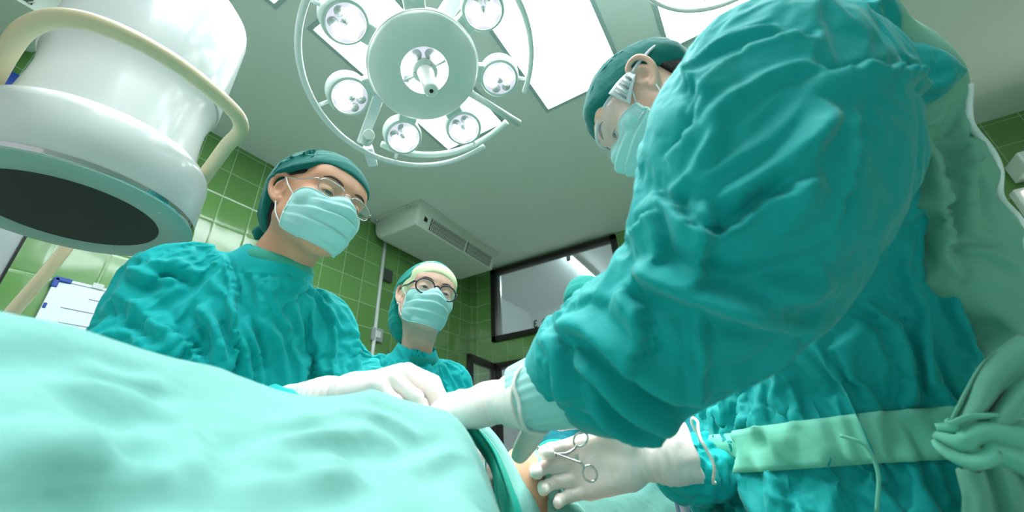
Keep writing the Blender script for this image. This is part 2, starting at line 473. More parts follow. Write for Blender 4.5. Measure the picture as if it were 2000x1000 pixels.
def tile_mat(name, col, grout, axis_u, off_u, off_v):
    m = bpy.data.materials.new(name); m.use_nodes = True; nt = m.node_tree; b = nt.nodes['Principled BSDF']
    N = nt.nodes; Lk = nt.links
    geo = N.new('ShaderNodeNewGeometry'); sep = N.new('ShaderNodeSeparateXYZ'); Lk.new(geo.outputs['Position'], sep.inputs[0])
    def mth(op, a, bb=None, c=None):
        n = N.new('ShaderNodeMath'); n.operation = op
        for i, v in enumerate((a, bb, c)):
            if v is None: continue
            if isinstance(v, (int, float)): n.inputs[i].default_value = v
            else: Lk.new(v, n.inputs[i])
        return n.outputs[0]
    u = mth('DIVIDE', mth('SUBTRACT', sep.outputs[axis_u], off_u), 0.2); v = mth('DIVIDE', mth('SUBTRACT', sep.outputs[2], off_v), 0.2)
    fu = mth('ABSOLUTE', mth('SUBTRACT', mth('FRACT', u), 0.5)); fv = mth('ABSOLUTE', mth('SUBTRACT', mth('FRACT', v), 0.5))
    mx = mth('MAXIMUM', fu, fv)                                  # 0.5 at the joint
    g = mth('GREATER_THAN', mx, 0.489)
    cu = mth('FLOOR', u); cv = mth('FLOOR', v); cmb = N.new('ShaderNodeCombineXYZ'); Lk.new(cu, cmb.inputs[0]); Lk.new(cv, cmb.inputs[1])
    wn = N.new('ShaderNodeTexWhiteNoise'); Lk.new(cmb.outputs[0], wn.inputs['Vector'])
    c = lin(col); mix1 = N.new('ShaderNodeMix'); mix1.data_type = 'RGBA'
    mix1.inputs[6].default_value = (*[x * 0.88 for x in c], 1); mix1.inputs[7].default_value = (*[x * 1.12 for x in c], 1); Lk.new(wn.outputs['Value'], mix1.inputs[0])
    mix2 = N.new('ShaderNodeMix'); mix2.data_type = 'RGBA'; Lk.new(g, mix2.inputs[0]); Lk.new(mix1.outputs[2], mix2.inputs[6]); mix2.inputs[7].default_value = (*lin(grout), 1)
    Lk.new(mix2.outputs[2], b.inputs['Base Color'])
    rr = mth('MULTIPLY_ADD', g, 0.5, 0.12); Lk.new(rr, b.inputs['Roughness'])
    prof = mth('SMOOTH_MIN', mth('MULTIPLY', mth('SUBTRACT', 0.5, mx), 18.0), 1.0, 0.4)
    ns = N.new('ShaderNodeTexNoise'); ns.inputs['Scale'].default_value = 9.0; ns.inputs['Detail'].default_value = 1
    Lk.new(geo.outputs['Position'], ns.inputs['Vector'])
    hh = mth('MULTIPLY_ADD', ns.outputs['Fac'], 0.9, prof); hh = mth('MULTIPLY_ADD', wn.outputs['Value'], 0.0, hh)
    bp = N.new('ShaderNodeBump'); bp.inputs['Strength'].default_value = 0.35; bp.inputs['Distance'].default_value = 0.004; Lk.new(hh, bp.inputs['Height']); Lk.new(bp.outputs['Normal'], b.inputs['Normal'])
    b.inputs['Specular IOR Level'].default_value = 0.6
    return m
M['tile_left'] = tile_mat('green_glazed_tile', (98, 142, 78), (160, 186, 152), 1, 0.15, 1.667)
M['tile_end'] = tile_mat('green_glazed_tile_end', (98, 142, 78), (160, 186, 152), 0, 0.08, 1.667)
# ------------------------------------------------------------------ the room
def struct(name, c, s, m, bevel=0):
    o = box(name, c, s, m, bevel=bevel); o['kind'] = 'structure'; return o
WX, WY, HC = -2.8, 3.79, 3.1
struct('floor', (0.4, 0.9, -0.05), (6.6, 6.2, 0.1), M['floor'])
struct('wall_left', (WX - 0.06, 0.9, HC / 2), (0.12, 6.0, HC), M['tile_left'])
# end wall with openings for the window and the doorway: four pieces joined in one mesh
bm = bmesh.new()
wx0, wx1, wz0, wz1 = -2.50, -0.93, 2.19, 3.065
dx0, dx1, dz1 = -2.48, -1.0, 1.94
X1 = 3.6
def ew(x0, x1, z0, z1): add_box(bm, ((x0 + x1) / 2, WY + 0.06, (z0 + z1) / 2), (x1 - x0, 0.12, z1 - z0))
ew(WX - 0.12, wx0, 0, HC); ew(wx0, wx1, wz1, HC); ew(wx1, X1, 0, HC); ew(wx0, wx1, dz1, wz0); ew(dx1, wx1, 0, dz1)
o = link('wall_end', bm_mesh('wall_end', bm), M['tile_end']); o['kind'] = 'structure'
struct('wall_right', (X1 + 0.06, 0.9, HC / 2), (0.12, 6.0, HC), M['tile_left'])
o = box('trim_1', (WX + 0.02, WY - 0.02, HC / 2), (0.04, 0.04, HC), M['tile_end']); o['kind'] = 'structure'
# ceiling with recessed light panels
struct('ceiling', (0.4, 0.9, HC + 0.09), (6.6, 6.2, 0.1), M['ceiling'])
pan = [(-1.56, -1.085, 0.676, 1.80), (-0.755, -0.25, 0.676, 1.868), (0.045, 0.54, 0.676, 1.85), (-1.60, -1.10, -0.70, 0.485), (-0.755, -0.25, -0.70, 0.485), (0.045, 0.54, -0.70, 0.485)]
def cut_ceiling():
    xs = sorted({-2.9, 3.7, *[p[0] for p in pan], *[p[1] for p in pan]}); ys = sorted({-2.2, 4.0, *[p[2] for p in pan], *[p[3] for p in pan]})
    bm = bmesh.new()
    for i in range(len(xs) - 1):
        for j in range(len(ys) - 1):
            cx = (xs[i] + xs[i + 1]) / 2; cy = (ys[j] + ys[j + 1]) / 2
            if any(p[0] < cx < p[1] and p[2] < cy < p[3] for p in pan): continue
            v = [bm.verts.new(q) for q in ((xs[i], ys[j], HC), (xs[i], ys[j + 1], HC), (xs[i + 1], ys[j + 1], HC), (xs[i + 1], ys[j], HC))]
            bm.faces.new(v)
    bmesh.ops.remove_doubles(bm, verts=bm.verts, dist=1e-5)
    g = bmesh.ops.extrude_face_region(bm, geom=bm.faces[:])
    for v in [e for e in g['geom'] if isinstance(e, bmesh.types.BMVert)]: v.co.z += 0.04
    return bm_mesh('ceiling', bm)
bpy.data.objects['ceiling'].data = cut_ceiling(); bpy.data.objects['ceiling'].data.materials.append(M['ceiling'])
bpy.data.objects['ceiling'].location = (0, 0, 0)
names = ['ceiling light panel behind the arms of the operating light', 'ceiling light panel between the operating light and the checkered-cap surgeon',
         'ceiling light panel above the near surgeon\'s back', 'ceiling light panel whose corner shows left of the operating light',
         'ceiling light panel straight overhead', 'ceiling light panel overhead on the right']
for p, nm in zip(pan, names):
    cx, cy = (p[0] + p[1]) / 2, (p[2] + p[3]) / 2; sx, sy = p[1] - p[0], p[3] - p[2]
    r = empty('ceiling_light', (cx, cy, HC), nm.replace('checkered-cap', 'right-hand'), 'ceiling light', None)
    bm = bmesh.new()
    for q in ((p[0] - .012, cy, .024, sy + .048), (p[1] + .012, cy, .024, sy + .048)): add_box(bm, (q[0], q[1], HC - 0.002), (q[2], q[3], 0.012))
    for q in ((cx, p[2] - .012, sx, .024), (cx, p[3] + .012, sx, .024)): add_box(bm, (q[0], q[1], HC - 0.002), (q[2], q[3], 0.012))
    link('frame', bm_mesh('frame', bm), M['panel_frame'], r)
    box('diffuser', (cx, cy, HC + 0.012), (sx, sy, 0.01), M['panel'], r)
# high window on the end wall, corridor behind it
wf = bmesh.new(); t = 0.055
cxw, czw = (wx0 + wx1) / 2, (wz0 + wz1) / 2
for c, s in (((wx0 + t / 2, WY, czw), (t, 0.09, wz1 - wz0)), ((wx1 - t / 2, WY, czw), (t, 0.09, wz1 - wz0)), ((cxw, WY, wz1 - t / 2), (wx1 - wx0, 0.09, t)), ((cxw, WY, wz0 + t / 2), (wx1 - wx0, 0.09, t))):
    add_box(wf, c, s)
win = link('window_1', bm_mesh('window_1', wf), M['alu_dark']); win['kind'] = 'structure'
g = box('pane', (cxw, WY + 0.01, czw), (wx1 - wx0 - 0.08, 0.006, wz1 - wz0 - 0.08), M['clear'], win)
bm = bmesh.new(); add_box(bm, (wx0 + t + 0.025, WY + 0.02, czw), (0.05, 0.02, wz1 - wz0 - 0.1))
link('inner_sash', bm_mesh('inner_sash', bm), M['metal'], win)
# the number and the lettering on the glass, read from the back
def text_obj(name, s, size, mtx, m, parent):
    cu = bpy.data.curves.new(name, 'FONT'); cu.body = s; cu.size = size; cu.extrude = 0.0006; cu.offset = size * 0.02
    t = bpy.data.objects.new(name, cu); C.objects.link(t); t.matrix_world = mtx
    dg = bpy.context.evaluated_depsgraph_get(); me = bpy.data.meshes.new_from_object(t.evaluated_get(dg)); me.transform(mtx)
    bpy.data.objects.remove(t)
    return link(name, me, m, parent)
def mirrored(x, z): return Matrix(((-1, 0, 0, x), (0, 0, 1, WY - 0.0), (0, 1, 0, z), (0, 0, 0, 1)))
text_obj('number', '3', 0.115, mirrored(-1.925, 2.262), M['green_text'], win)
# partly seen looped characters beside the number, and the mark above them
cc = []
for k, x0 in enumerate((-1.835, -1.73, -1.61)):
    loop = [(x0 + 0.030 * math.cos(a), WY, 2.30 + 0.038 * math.sin(a)) for a in np.linspace(-2.2, 3.6, 20)]
    cc.append(tube_np(loop, 0.0075, 6, flat=0.3, up=(0, 1, 0)))
    cc.append(tube_np([(x0 + 0.012 + 0.011 * math.cos(a), WY, 2.29 + 0.011 * math.sin(a)) for a in np.linspace(0, 2 * PI, 12)], 0.005, 6, flat=0.3, up=(0, 1, 0)))
cc.append(tube_np([(-1.665, WY, 2.375), (-1.70, WY, 2.37), (-1.725, WY, 2.385)], 0.007, 6, flat=0.3, up=(0, 1, 0)))
link('lettering', from_np('lettering', *merge(cc)), M['green_text'], win)
# corridor beyond
struct('wall_corridor', (-1.0, WY + 2.6, 1.75), (5.4, 0.1, 3.5), M['corridor'])
struct('ceiling_corridor', (-1.0, WY + 1.35, 3.42), (5.4, 2.5, 0.06), M['corridor'])
struct('wall_corridor_side', (-3.4, WY + 1.35, 1.75), (0.1, 2.5, 3.5), M['corridor'])
r = empty('fluorescent_lamp', (-1.75, 5.2, 3.36), 'fluorescent tube on the corridor ceiling seen through the high window', 'lamp')
box('housing', (-1.72, 5.25, 3.36), (0.05, 1.6, 0.05), M['ac'], r, bevel=0.006)
tube('tube', [(-1.755, 4.5, 3.315), (-1.755, 6.0, 3.315)], 0.022, M['tube_on'], r, seg=12)
box('end_cap', (-1.755, 4.475, 3.315), (0.05, 0.04, 0.075), M['ac_dark'], r, bevel=0.005)
# doorway in the end wall and its open glazed leaf
dr = empty('door_1', (dx0, WY, 0), None, None); dr['kind'] = 'structure'
bm = bmesh.new()
add_box(bm, (dx0 + .025, WY - .01, dz1 / 2), (.05, .11, dz1)); add_box(bm, ((dx0 + dx1) / 2, WY - .01, dz1 - .03), (dx1 - dx0, .11, .06)); add_box(bm, (dx1 - .025, WY - .01, dz1 / 2), (.05, .11, dz1))
link('door_frame', bm_mesh('door_frame', bm), M['alu_dark'], dr)
def leaf(p0, ang, wdt, nm):
    Mr = Matrix.Rotation(ang, 4, 'Z'); T = Matrix.Translation(Vector(p0)) @ Mr
    bm = bmesh.new(); h = dz1 - .01
    for c, s in (((.035, 0, h / 2), (.07, .04, h)), ((wdt - .035, 0, h / 2), (.07, .04, h)), ((wdt / 2, 0, h - .035), (wdt, .04, .07)), ((wdt / 2, 0, .1), (wdt, .04, .2)), ((wdt / 2, 0, .95), (wdt, .04, .08))):
        add_box(bm, c, s)
    for v in bm.verts: v.co = T @ v.co
    lf = link('door_leaf', bm_mesh('door_leaf', bm), M['alu_dark'], dr)
    bm = bmesh.new(); add_box(bm, (wdt / 2, 0, h / 2), (wdt - .1, .006, h - .1))
    for v in bm.verts: v.co = T @ v.co
    link('pane', bm_mesh('pane', bm), M['clear'], lf)
leaf((dx0 + .03, WY - .08, 0), math.radians(-82), .57, 'a')
leaf((dx1 - .05, WY - .01, 0), math.radians(180), .70, 'b')
# wall conduit, plates, small lamp, whiteboard
tube('wall_conduit', [(WX + .015, 2.345, 0.6), (WX + .015, 2.345, 3.04)], 0.016, M['pipe'], seg=12)
tag(bpy.data.objects['wall_conduit'], 'white vertical conduit pipe on the green tiled wall between the two left surgeons', 'pipe')
r = empty('wall_socket', (WX + .01, 2.36, 2.02), 'grey socket plate on green tiles at the foot of the white conduit', 'socket')
box('plate', (WX + .015, 2.37, 2.02), (.03, .12, .12), M['plate'], r, bevel=.008)
box('rocker', (WX + .034, 2.37, 2.02), (.012, .05, .06), M['pipe'], r, bevel=.004)
o = box('conduit_bracket', (WX + .02, 2.41, 2.60), (.03, .11, .12), M['ac_dark'], bevel=.006); tag(o, 'dark grey box beside the white conduit under the air conditioner', 'box')
r = empty('examination_lamp', (WX + .28, 2.52, 0.0), 'small glowing lamp head in front of the tiles beside the woman\'s shoulder', 'lamp')
tube('stand_pole', [(WX + .28, 2.44, 0.03), (WX + .28, 2.44, 2.02)], 0.012, M['metal'], r)
lathe('stand_base', [(0.2, 0), (0.2, .02), (.03, .05)], (WX + .28, 2.44, 0), (0, 0, 1), M['plate'], r, seg=32)
lathe('lamp_head', [(.02, .05), (.045, .03), (.052, 0), (.045, -.01)], (WX + .28, 2.42, 2.04), (.2, -1, -.1), M['plate'], r, seg=24)
lathe('bulb', [(.034, -.018), (.03, -.03), (.012, -.038)], (WX + .28, 2.42, 2.04), (-.2, 1, .1), M['glow'], r, seg=20)
lathe('lamp_guard', [(.0541, -.0), (.056, -.05)], (WX + .28, 2.42, 2.04), (-.2, 1, .1), M['plate'], r, seg=20, cap=False)
box('paddle', (WX + .25, 2.49, 2.15), (.01, .07, .12), M['plate'], r, M=Matrix.Rotation(.25, 3, 'X'), bevel=.004)
# whiteboard
y0, y1, z0, z1 = .405, 1.3, 1.0, 1.865
r = empty('whiteboard', (WX, (y0 + y1) / 2, z0), 'white board with grey ruled lines and blue corners on the green tiled wall', 'whiteboard')
box('board', (WX + .012, (y0 + y1) / 2, (z0 + z1) / 2), (.016, y1 - y0 - .01, z1 - z0 - .01), M['board'], r)
bm = bmesh.new()
for c, s in (((WX + .014, y0, (z0 + z1) / 2), (.022, .012, z1 - z0)), ((WX + .014, y1, (z0 + z1) / 2), (.022, .012, z1 - z0)), ((WX + .014, (y0 + y1) / 2, z1), (.022, y1 - y0, .012)), ((WX + .014, (y0 + y1) / 2, z0), (.022, y1 - y0, .012))): add_box(bm, c, s)
link('frame', bm_mesh('frame', bm), M['board'], r)
for yy, zz, sy, sz in ((y0, z1, 1, -1), (y1, z1, -1, -1), (y0, z0, 1, 1), (y1, z0, -1, 1)):
    bm = bmesh.new(); add_box(bm, (WX + .015, yy + sy * .022, zz), (.028, .06, .022), bevel=.004); add_box(bm, (WX + .015, yy, zz + sz * .018), (.028, .022, .05), bevel=.004)
    tag(link('corner', bm_mesh('corner', bm), M['blue_plastic'], r), 'blue plastic corner')
box('clip', (WX + .018, y0 + .002, 1.73), (.022, .012, .026), M['blue_plastic'], r, bevel=.003)
bm = bmesh.new(); add_box(bm, (WX + .018, .552, z1 + .008), (.02, .045, .03), bevel=.004); link('hanger', bm_mesh('hanger', bm), M['pipe'], r)
bm = bmesh.new()
for ya, yb, zz in ((.54, 1.1, 1.80), (.46, 1.2, 1.735), (.475, 1.2, 1.665), (.475, 1.2, 1.615), (.475, 1.2, 1.54), (.475, 1.2, 1.47), (.475, 1.2, 1.40), (.475, 1.2, 1.33)):
    add_box(bm, (WX + .0208, (ya + yb) / 2, zz), (.001, yb - ya, .0035))
link('ruled_lines', bm_mesh('ruled_lines', bm), M['board_line'], r)
# X-ray film viewer on the end wall, right edge of the photo
r = empty('film_viewer', (2.3, WY - .1, 2.0), 'bright film viewer light box on the end wall at the right edge', 'light box')
box('housing', (2.30, WY - .052, 2.16), (1.06, .08, .66), M['white_paint'], r, bevel=.01)
box('screen', (2.30, WY - .094, 2.18), (1.0, .01, .56), M['lightbox'], r)
o = box('wall_cabinet', (2.33, WY - .12, 2.62), (1.0, .2, .14), M['white_paint'], bevel=.012); tag(o, 'pale shelf unit on the end wall above the bright light box', 'shelf')
# ceiling air conditioners
def aircon(x0, x1, y0, y1, label):
    cx, cy = (x0 + x1) / 2, (y0 + y1) / 2
    r = empty('air_conditioner', (cx, cy, HC), label, 'air conditioner', 'ceiling air conditioners')
    h = .22
    # section in x (depth): rounded towards the left wall, run along y
    bm = bmesh.new()
    sec = [(x1, HC - .02), (x1, HC - .075), (x1 - .05, HC - h), (x0 + .10, HC - h)]
    for k in range(8):
        a = PI / 2 * k / 7; sec.append((x0 + .10 - .10 * math.sin(a), HC - h + .14 - .14 * math.cos(a)))
    sec.append((x0, HC - .02))
    def ring(y, s):
        c0 = ((x0 + x1) / 2, HC - .02); return [bm.verts.new((c0[0] + (x - c0[0]) * s, y, c0[1] + (z - c0[1]) * s)) for x, z in sec]
    rs = [ring(y0, .90), ring(y0 + .008, .955), ring(y0 + .025, .988), ring(y0 + .05, 1), ring(y1 - .05, 1), ring(y1 - .025, .988), ring(y1 - .008, .955), ring(y1, .90)]
    for a, b in zip(rs[:-1], rs[1:]):
        for i in range(len(sec)):
            j = (i + 1) % len(sec); bm.faces.new((a[i], a[j], b[j], b[i]))
    bm.faces.new(rs[0]); bm.faces.new(rs[-1])
    me = bm_mesh('body', bm, True); me.set_sharp_from_angle(angle=math.radians(38)); link('body', me, M['ac'], r)
    box('mounting_plate', (cx, cy, HC - .011), (x1 - x0 + .05, y1 - y0 + .06, .018), M['ac'], r, bevel=.004)
    for yy in (y0 + .03,):
        for xx in (x0 + .06, x1 - .12):
            lathe('bolt', [(.014, 0), (.014, .018), (.007, .018), (.007, .03)], (xx, y0 - .012, HC - .03), (0, -1, 0), M['metal'], r, seg=8)
    # outlet grille on the sloped front edge, in two banks
    d = unit((.05, 0, .145)); nrm = unit((.145, 0, -.05)); L = .145
    bot = np.array([x1 - .05, 0, HC - h])
    def onf(u, y, off): p = bot + d * (L * u) * 1.05 + nrm * off; p[1] = y; return p
    for a, b in ((y0 + .17, y0 + .17 + (y1 - y0 - .25) * .53), (y0 + .17 + (y1 - y0 - .25) * .56, y1 - .08)):
        P = np.array([[onf(u, y, .002) for u in (.10, .86)] for y in (a, b)])
        V, F = grid_mesh(P, .004); g = link('grille', from_np('grille', V, F, False), M['ac_dark'], r); fixn(g.data)
        bm2 = []
        n = int((b - a) / .022)
        for k in range(n):
            y = a + (k + .5) * (b - a) / n
            path = [onf(.10 + .76 * q / 6, y + (.012 if q % 2 else 0), .006) for q in range(7)]
            bm2.append(tube_np(path, .0042, 5))
        g2 = link('louvre', from_np('louvre', *merge(bm2)), M['ac'], g)
    P = np.array([[onf(u, y, .003) for u in (.45, .75)] for y in (y0 + .085, y0 + .125)]); P[1, 1] = P[1, 0] * .3 + P[1, 1] * .7
    V, F = grid_mesh(P, .003); g = link('vent_slot', from_np('vent_slot', V, F, False), M['black'], r); fixn(g.data)
    return r
aircon(-2.78, -2.20, 2.19, 3.42, 'white ceiling air conditioner with zigzag outlet grille above the woman in glasses')
aircon(-2.74, -2.30, -1.20, -0.05, 'grey ceiling air conditioner half hidden behind the C-arm detector')
# ------------------------------------------------------------------ C-arm image intensifier, upper left
SC = np.array([-1.0640, .1296, 1.4605])
r = empty('c_arm_detector', tuple(SC), 'big white cylindrical C-arm X-ray detector with dark round face and cream handle', 'x-ray machine')
R0 = .19
def up(*pr): return [(a, b) for a, b in pr]
lathe('detector_housing', up((R0 - .004, .012), (R0, .02), (R0, .118), (R0 - .003, .132), (R0 - .011, .145), (R0 - .022, .152), (.152, .156)), SC, (0, 0, 1), M['scope_white'], r, 128, sharp=35)
lathe('neck', up((.1515, .15), (.1505, .19), (.147, .25), (.147, .29), (.152, .325), (.156, .334), (.156, .34)), SC, (0, 0, 1), M['scope_white'], r, 128, sharp=40)
lathe('upper_housing', up((.150, .338), (.160, .342), (.1615, .35), (.1615, .60), (.159, .618), (.150, .632), (.13, .642), (.06, .646)), SC, (0, 0, 1), M['scope_white'], r, 128, sharp=35)
lathe('chrome_band', up((R0 + .0005, .006), (R0 + .0022, .007), (R0 + .0022, .0155), (R0 + .0005, .0165)), SC, (0, 0, 1), M['chrome'], r, 128, cap=False, sharp=30)
lathe('face_rim', up((.132, .004), (.136, 0.0), (R0 - .005, 0.0), (R0 + .0012, .003), (R0 + .0012, .0065), (R0 - .003, .012)), SC, (0, 0, 1), M['scope_rim'], r, 128, cap=False, sharp=50)
lathe('detector_face', up((.0001, .001), (.1335, .001), (.1338, .004), (.1338, .012)), SC, (0, 0, 1), M['dark_disc'], r, 96, cap=False, sharp=40)
for a in (35, -70, 140, 215):
    lathe('face_screw', up((.0001, -.0012), (.003, -.001), (.0034, .002)), SC + R0 * .86 * np.array([math.cos(math.radians(a)), math.sin(math.radians(a)), 0]), (0, 0, 1), M['metal'], r, 12, cap=False)
# the cream handle bends round the neck and drops to the housing at both ends
hp = [(.02, .150, .118), (.06, .158, .150), (.10, .158, .180), (.17, .150, .198), (.235, .143, .2), (.272, .120, .2), (.292, .08, .2), (.306, .03, .2), (.312, -.02, .2), (.305, -.075, .2), (.285, -.118, .2), (.255, -.145, .2),
      (.22, -.160, .2), (.17, -.170, .2), (.10, -.172, .2), (.03, -.171, .2), (-.05, -.168, .2), (-.11, -.150, .18), (-.13, -.13, .14)]
tube('handle', catmull([SC + np.array(p) for p in hp], 8), .0145, M['cream'], r, seg=18)
# mounting carriage above and the cream C-shaped arc it rides on
box('carriage', SC + np.array([-.05, -.03, .70]), (.20, .17, .12), M['scope_white'], r, bevel=.02, seg=3)
pr = [SC + np.array(p) for p in ((-.05, -.04, .74), (-.14, 0.0, .80), (-.27, .05, .70))] + [np.array(p) for p in ((-1.385, .20, 1.95), (-1.38, .205, 1.70), (-1.365, .188, 1.50), (-1.35, .152, 1.29), (-1.31, .12, 1.05), (-1.2, .1, .80), (-1.0, .1, .62), (-.75, .1, .55))]
tube('c_arc', catmull(pr, 8), .021, M['cream'], r, seg=16, flat=.6, up=(0, 1, .01))
r = empty('equipment_cabinet', (-2.05, -.25, 0), 'grey equipment cabinet edge below the detector at the left frame edge', 'cabinet')
box('cabinet_body', (-2.05, -.25, 1.0), (.60, .81, 1.9), M['plate'], r, bevel=.006)
box('edge_trim', (-1.749, .154, 1.0), (.006, .006, 1.9), M['black'], r)
box('drawer', (-1.747, -.25, 1.5), (.01, .7, .5), M['ac'], r, bevel=.004)
o = box('notice_sign', (WX + .01, -.085, 2.76), (.02, .09, .12), M['blue_plastic'], bevel=.003); tag(o, 'small blue sign on the left wall under the ceiling air conditioner', 'sign')
# ------------------------------------------------------------------ operating light
LC = np.array([-.6634, .6382, 2.1193]); LN = unit((.335, -.0587, -1.0))
def rot_to(n, spin=0.0):
    a = np.cross(n, [0, 0, 1.]); a = unit(a); b = np.cross(n, a)
    c, s = math.cos(spin), math.sin(spin)
    return c * a + s * b, -s * a + c * b
LA, LB = rot_to(LN)
def led_cluster(parent, c, n, a, b, rad, off_idx):
    """tray with seven LED lenses"""
    lathe('lens_tray', [(.0001, .004), (rad, .004), (rad, .0), (rad - .001, -.003)][:3], c, n, M['led_base'], parent, 40, cap=False)
    spots = [(0, 0)] + [(math.cos(t) * rad * .66, math.sin(t) * rad * .66) for t in np.arange(6) * PI / 3 + .4]
    for i, (u, v) in enumerate(spots):
        m = M['led_off'] if i in off_idx else M['led_on']
        lr = rad * .285
        V, F = lathe_np([(lr, .003), (lr, .006), (lr * .8, .0095), (lr * .4, .011), (.0002, .0115)], c + a * u + b * v, n, 20, cap=False)
        me = from_np('led_lens', V, F); fixn(me); link('led_lens', me, m, parent)
LAMP_PARTS = []
def operating_light(label, T, lamps=True):
    """T: 4x4 placing the light (face centre at origin, face normal = local z)"""
    T = np.asarray(T, float)
    def pt(x, y, z): return (T @ np.array([x, y, z, 1.]))[:3]
    ax = T[:3, 0] / np.linalg.norm(T[:3, 0]); ay = T[:3, 1] / np.linalg.norm(T[:3, 1]); n = T[:3, 2] / np.linalg.norm(T[:3, 2])
    r = empty('operating_light', tuple(pt(0, 0, 0)), label, 'surgical light', 'operating lights on the ceiling')
    c0 = pt(0, 0, 0)
    # main disc: rounded shell with an annular lens window
    sh = [(.0755, .0), (.168, .0), (.1735, -.004), (.1755, -.012), (.1755, -.03), (.170, -.045), (.14, -.07), (.06, -.085), (.0001, -.088)]
    lathe('main_disc', sh, c0, n, M['lamp_grey'], r, 96, cap=False, sharp=40)
    lathe('disc_trim', [(.1756, -.008), (.1775, -.010), (.1775, -.018), (.1756, -.02)], c0, n, M['white_paint'], r, 96, cap=False)
    lathe('lens_ring', [(.034, -.006), (.0755, -.006), (.0755, .0005)], c0, n, M['led_base'], r, 64, cap=False)
    for k in range(8):
        t = k * PI / 4 + .35; on = k in (0, 2, 4, 5)
        V, F = lathe_np([(.0165, -.006), (.0165, -.002), (.012, .001), (.0002, .002)], pt(.055 * math.cos(t), .055 * math.sin(t), 0), n, 20, cap=False)
        me = from_np('led_lens', V, F); fixn(me); link('led_lens', me, M['led_on' if on else 'led_off'], r)
    for t in (1.1, 4.3):
        V, F = tube_np([pt(.036 * math.cos(t), .036 * math.sin(t), .001), pt(.074 * math.cos(t), .074 * math.sin(t), .001)], .005, 6); link('lens_divider', from_np('lens_divider', V, F), M['lamp_grey'], r)
    hb = lathe('handle_base', [(.040, -.006), (.040, .006), (.036, .010), (.027, .012)], c0, n, M['lamp_grey'], r, 48, cap=False, sharp=40)
    for t in (.6, 2.7, 4.8):
        lathe('screw', [(.0035, .0), (.0035, .0022), (.0001, .0022)], pt(.032 * math.cos(t), .032 * math.sin(t), .010), n, M['metal'], hb, 12, cap=False)
    lathe('sterile_handle', [(.027, .006), (.0265, .02), (.0235, .05), (.022, .10), (.0225, .118), (.0205, .126), (.016, .129), (.0001, .129)], c0, n, M['white_paint'], r, 48, cap=False, sharp=60)
    lathe('camera_lens', [(.0062, .128), (.0062, .1302), (.0001, .1302)], c0, n, M['black'], r, 24, cap=False)
    # seven satellite pods
    for k in range(7):
        t = SPIN + k * 2 * PI / 7; u = np.array([math.cos(t), math.sin(t)])
        pc = pt(.2536 * u[0], .2536 * u[1], -.004); rad3 = u[0] * ax + u[1] * ay; tan3 = np.cross(n, rad3)
        pn = unit(n - rad3 * .20); pa = unit(np.cross(tan3, pn)); pb = np.cross(pn, pa)
        pod = lathe('pod', [(.054, .004), (.0625, .002), (.066, -.004), (.0672, -.014), (.0672, -.045), (.063, -.054), (.03, -.060), (.0001, -.06)], pc, pn, M['lamp_grey'], r, 56, cap=False, sharp=40)
        led_cluster(pod, pc - pn * .002, pn, pa, pb, .053, ({0, 1, 6}, {0, 2, 3}, {0, 4, 5}, {0, 3, 4}, {0, 5, 6}, {0, 1, 2}, {0, 1})[k])
        lathe('pod_trim', [(.0535, .0035), (.056, .006), (.0575, .0035)], pc, pn, M['white_paint'], pod, 48, cap=False)
        # arm between disc and pod
        A = pt(.165 * u[0], .165 * u[1], -.03); B = pc - pn * .03 - rad3 * .045; mid = (A + B) / 2; L = np.linalg.norm(B - A) + .02
        Mr = Matrix((tuple(rad3), tuple(tan3), tuple(n))).transposed()
        box('pod_arm', mid, (L, .062, .032), M['lamp_grey'], r, M=Mr, bevel=.006)
        # bracket to the outer rail
        if k != OPEN:
            P = [pc - pn * .02 + rad3 * .064, pc - pn * .018 + rad3 * .10]
            V, F = tube_np(P, .006, 10); link('rail_bracket', from_np('rail_bracket', V, F), M['white_paint'], r)
        if lamps:
            L_ = bpy.data.lights.new('pod_beam', 'SPOT'); L_.energy = FIELD_W; L_.spot_size = math.radians(34); L_.spot_blend = .6; L_.shadow_soft_size = .05; L_.color = (1, .985, .96)
            lo = bpy.data.objects.new('pod_beam', L_); C.objects.link(lo)
            src = pc + pn * .02
            if True:
                d = Vector(TARGET if k % 2 == 0 else TARGET_SIDE) - Vector(src); L_.energy = FIELD_W * (1 if k % 2 == 0 else 4.5); lo.matrix_world = Matrix.Translation(Vector(src)) @ d.to_track_quat('-Z', 'Y').to_matrix().to_4x4()
            LAMP_PARTS.append(lo)
    # outer hand rail: two arcs with open ends
    for nm, t0, t1, rr, zz in RAILS:
        tt = np.radians(np.linspace(t0, t1, 64)); P = [pt(rr * math.cos(q), rr * math.sin(q), zz) for q in tt]
        V, F = tube_np(P, .0095, 12); link('rail', from_np('rail', V, F), M['white_paint'], r)
    return r, pt, ax, ay, n
SPIN = .1211; OPEN = -1
# local frame of the fitted face: columns LA, LB, LN
T1 = np.eye(4); T1[:3, 0] = LA; T1[:3, 1] = LB; T1[:3, 2] = LN; T1[:3, 3] = LC
TARGET = (-.40, .50, 1.05); TARGET_SIDE = (-.08, .74, 1.02)
RAILS = [('main', -12, 166, .359, .008), ('right', -153, -78, .354, .008)]
r1, pt, ax, ay, n1 = operating_light('round surgical light with seven lamp pods and a central handle over the table', T1)
def pol(rr, deg, z): return pt(rr * math.cos(math.radians(deg)), rr * math.sin(math.radians(deg)), z)
tube('yoke', [pol(.335 + .0006 * (q - 105), q, -.045) for q in np.linspace(100, 184, 30)], .012, M['lamp_grey'], r1, seg=12)
tube('positioning_handle', [pol(.165, -169, -.012), pol(.30, -170.5, -.006), pol(.402, -171, -.002)], .0125, M['lamp_grey'], r1, seg=16)
strut = pol(.17, 70, -.03), pol(.355, 89, -.03)
d = unit(strut[1] - strut[0]); s = unit(np.cross(n1, d)); mid = (strut[0] + strut[1]) / 2
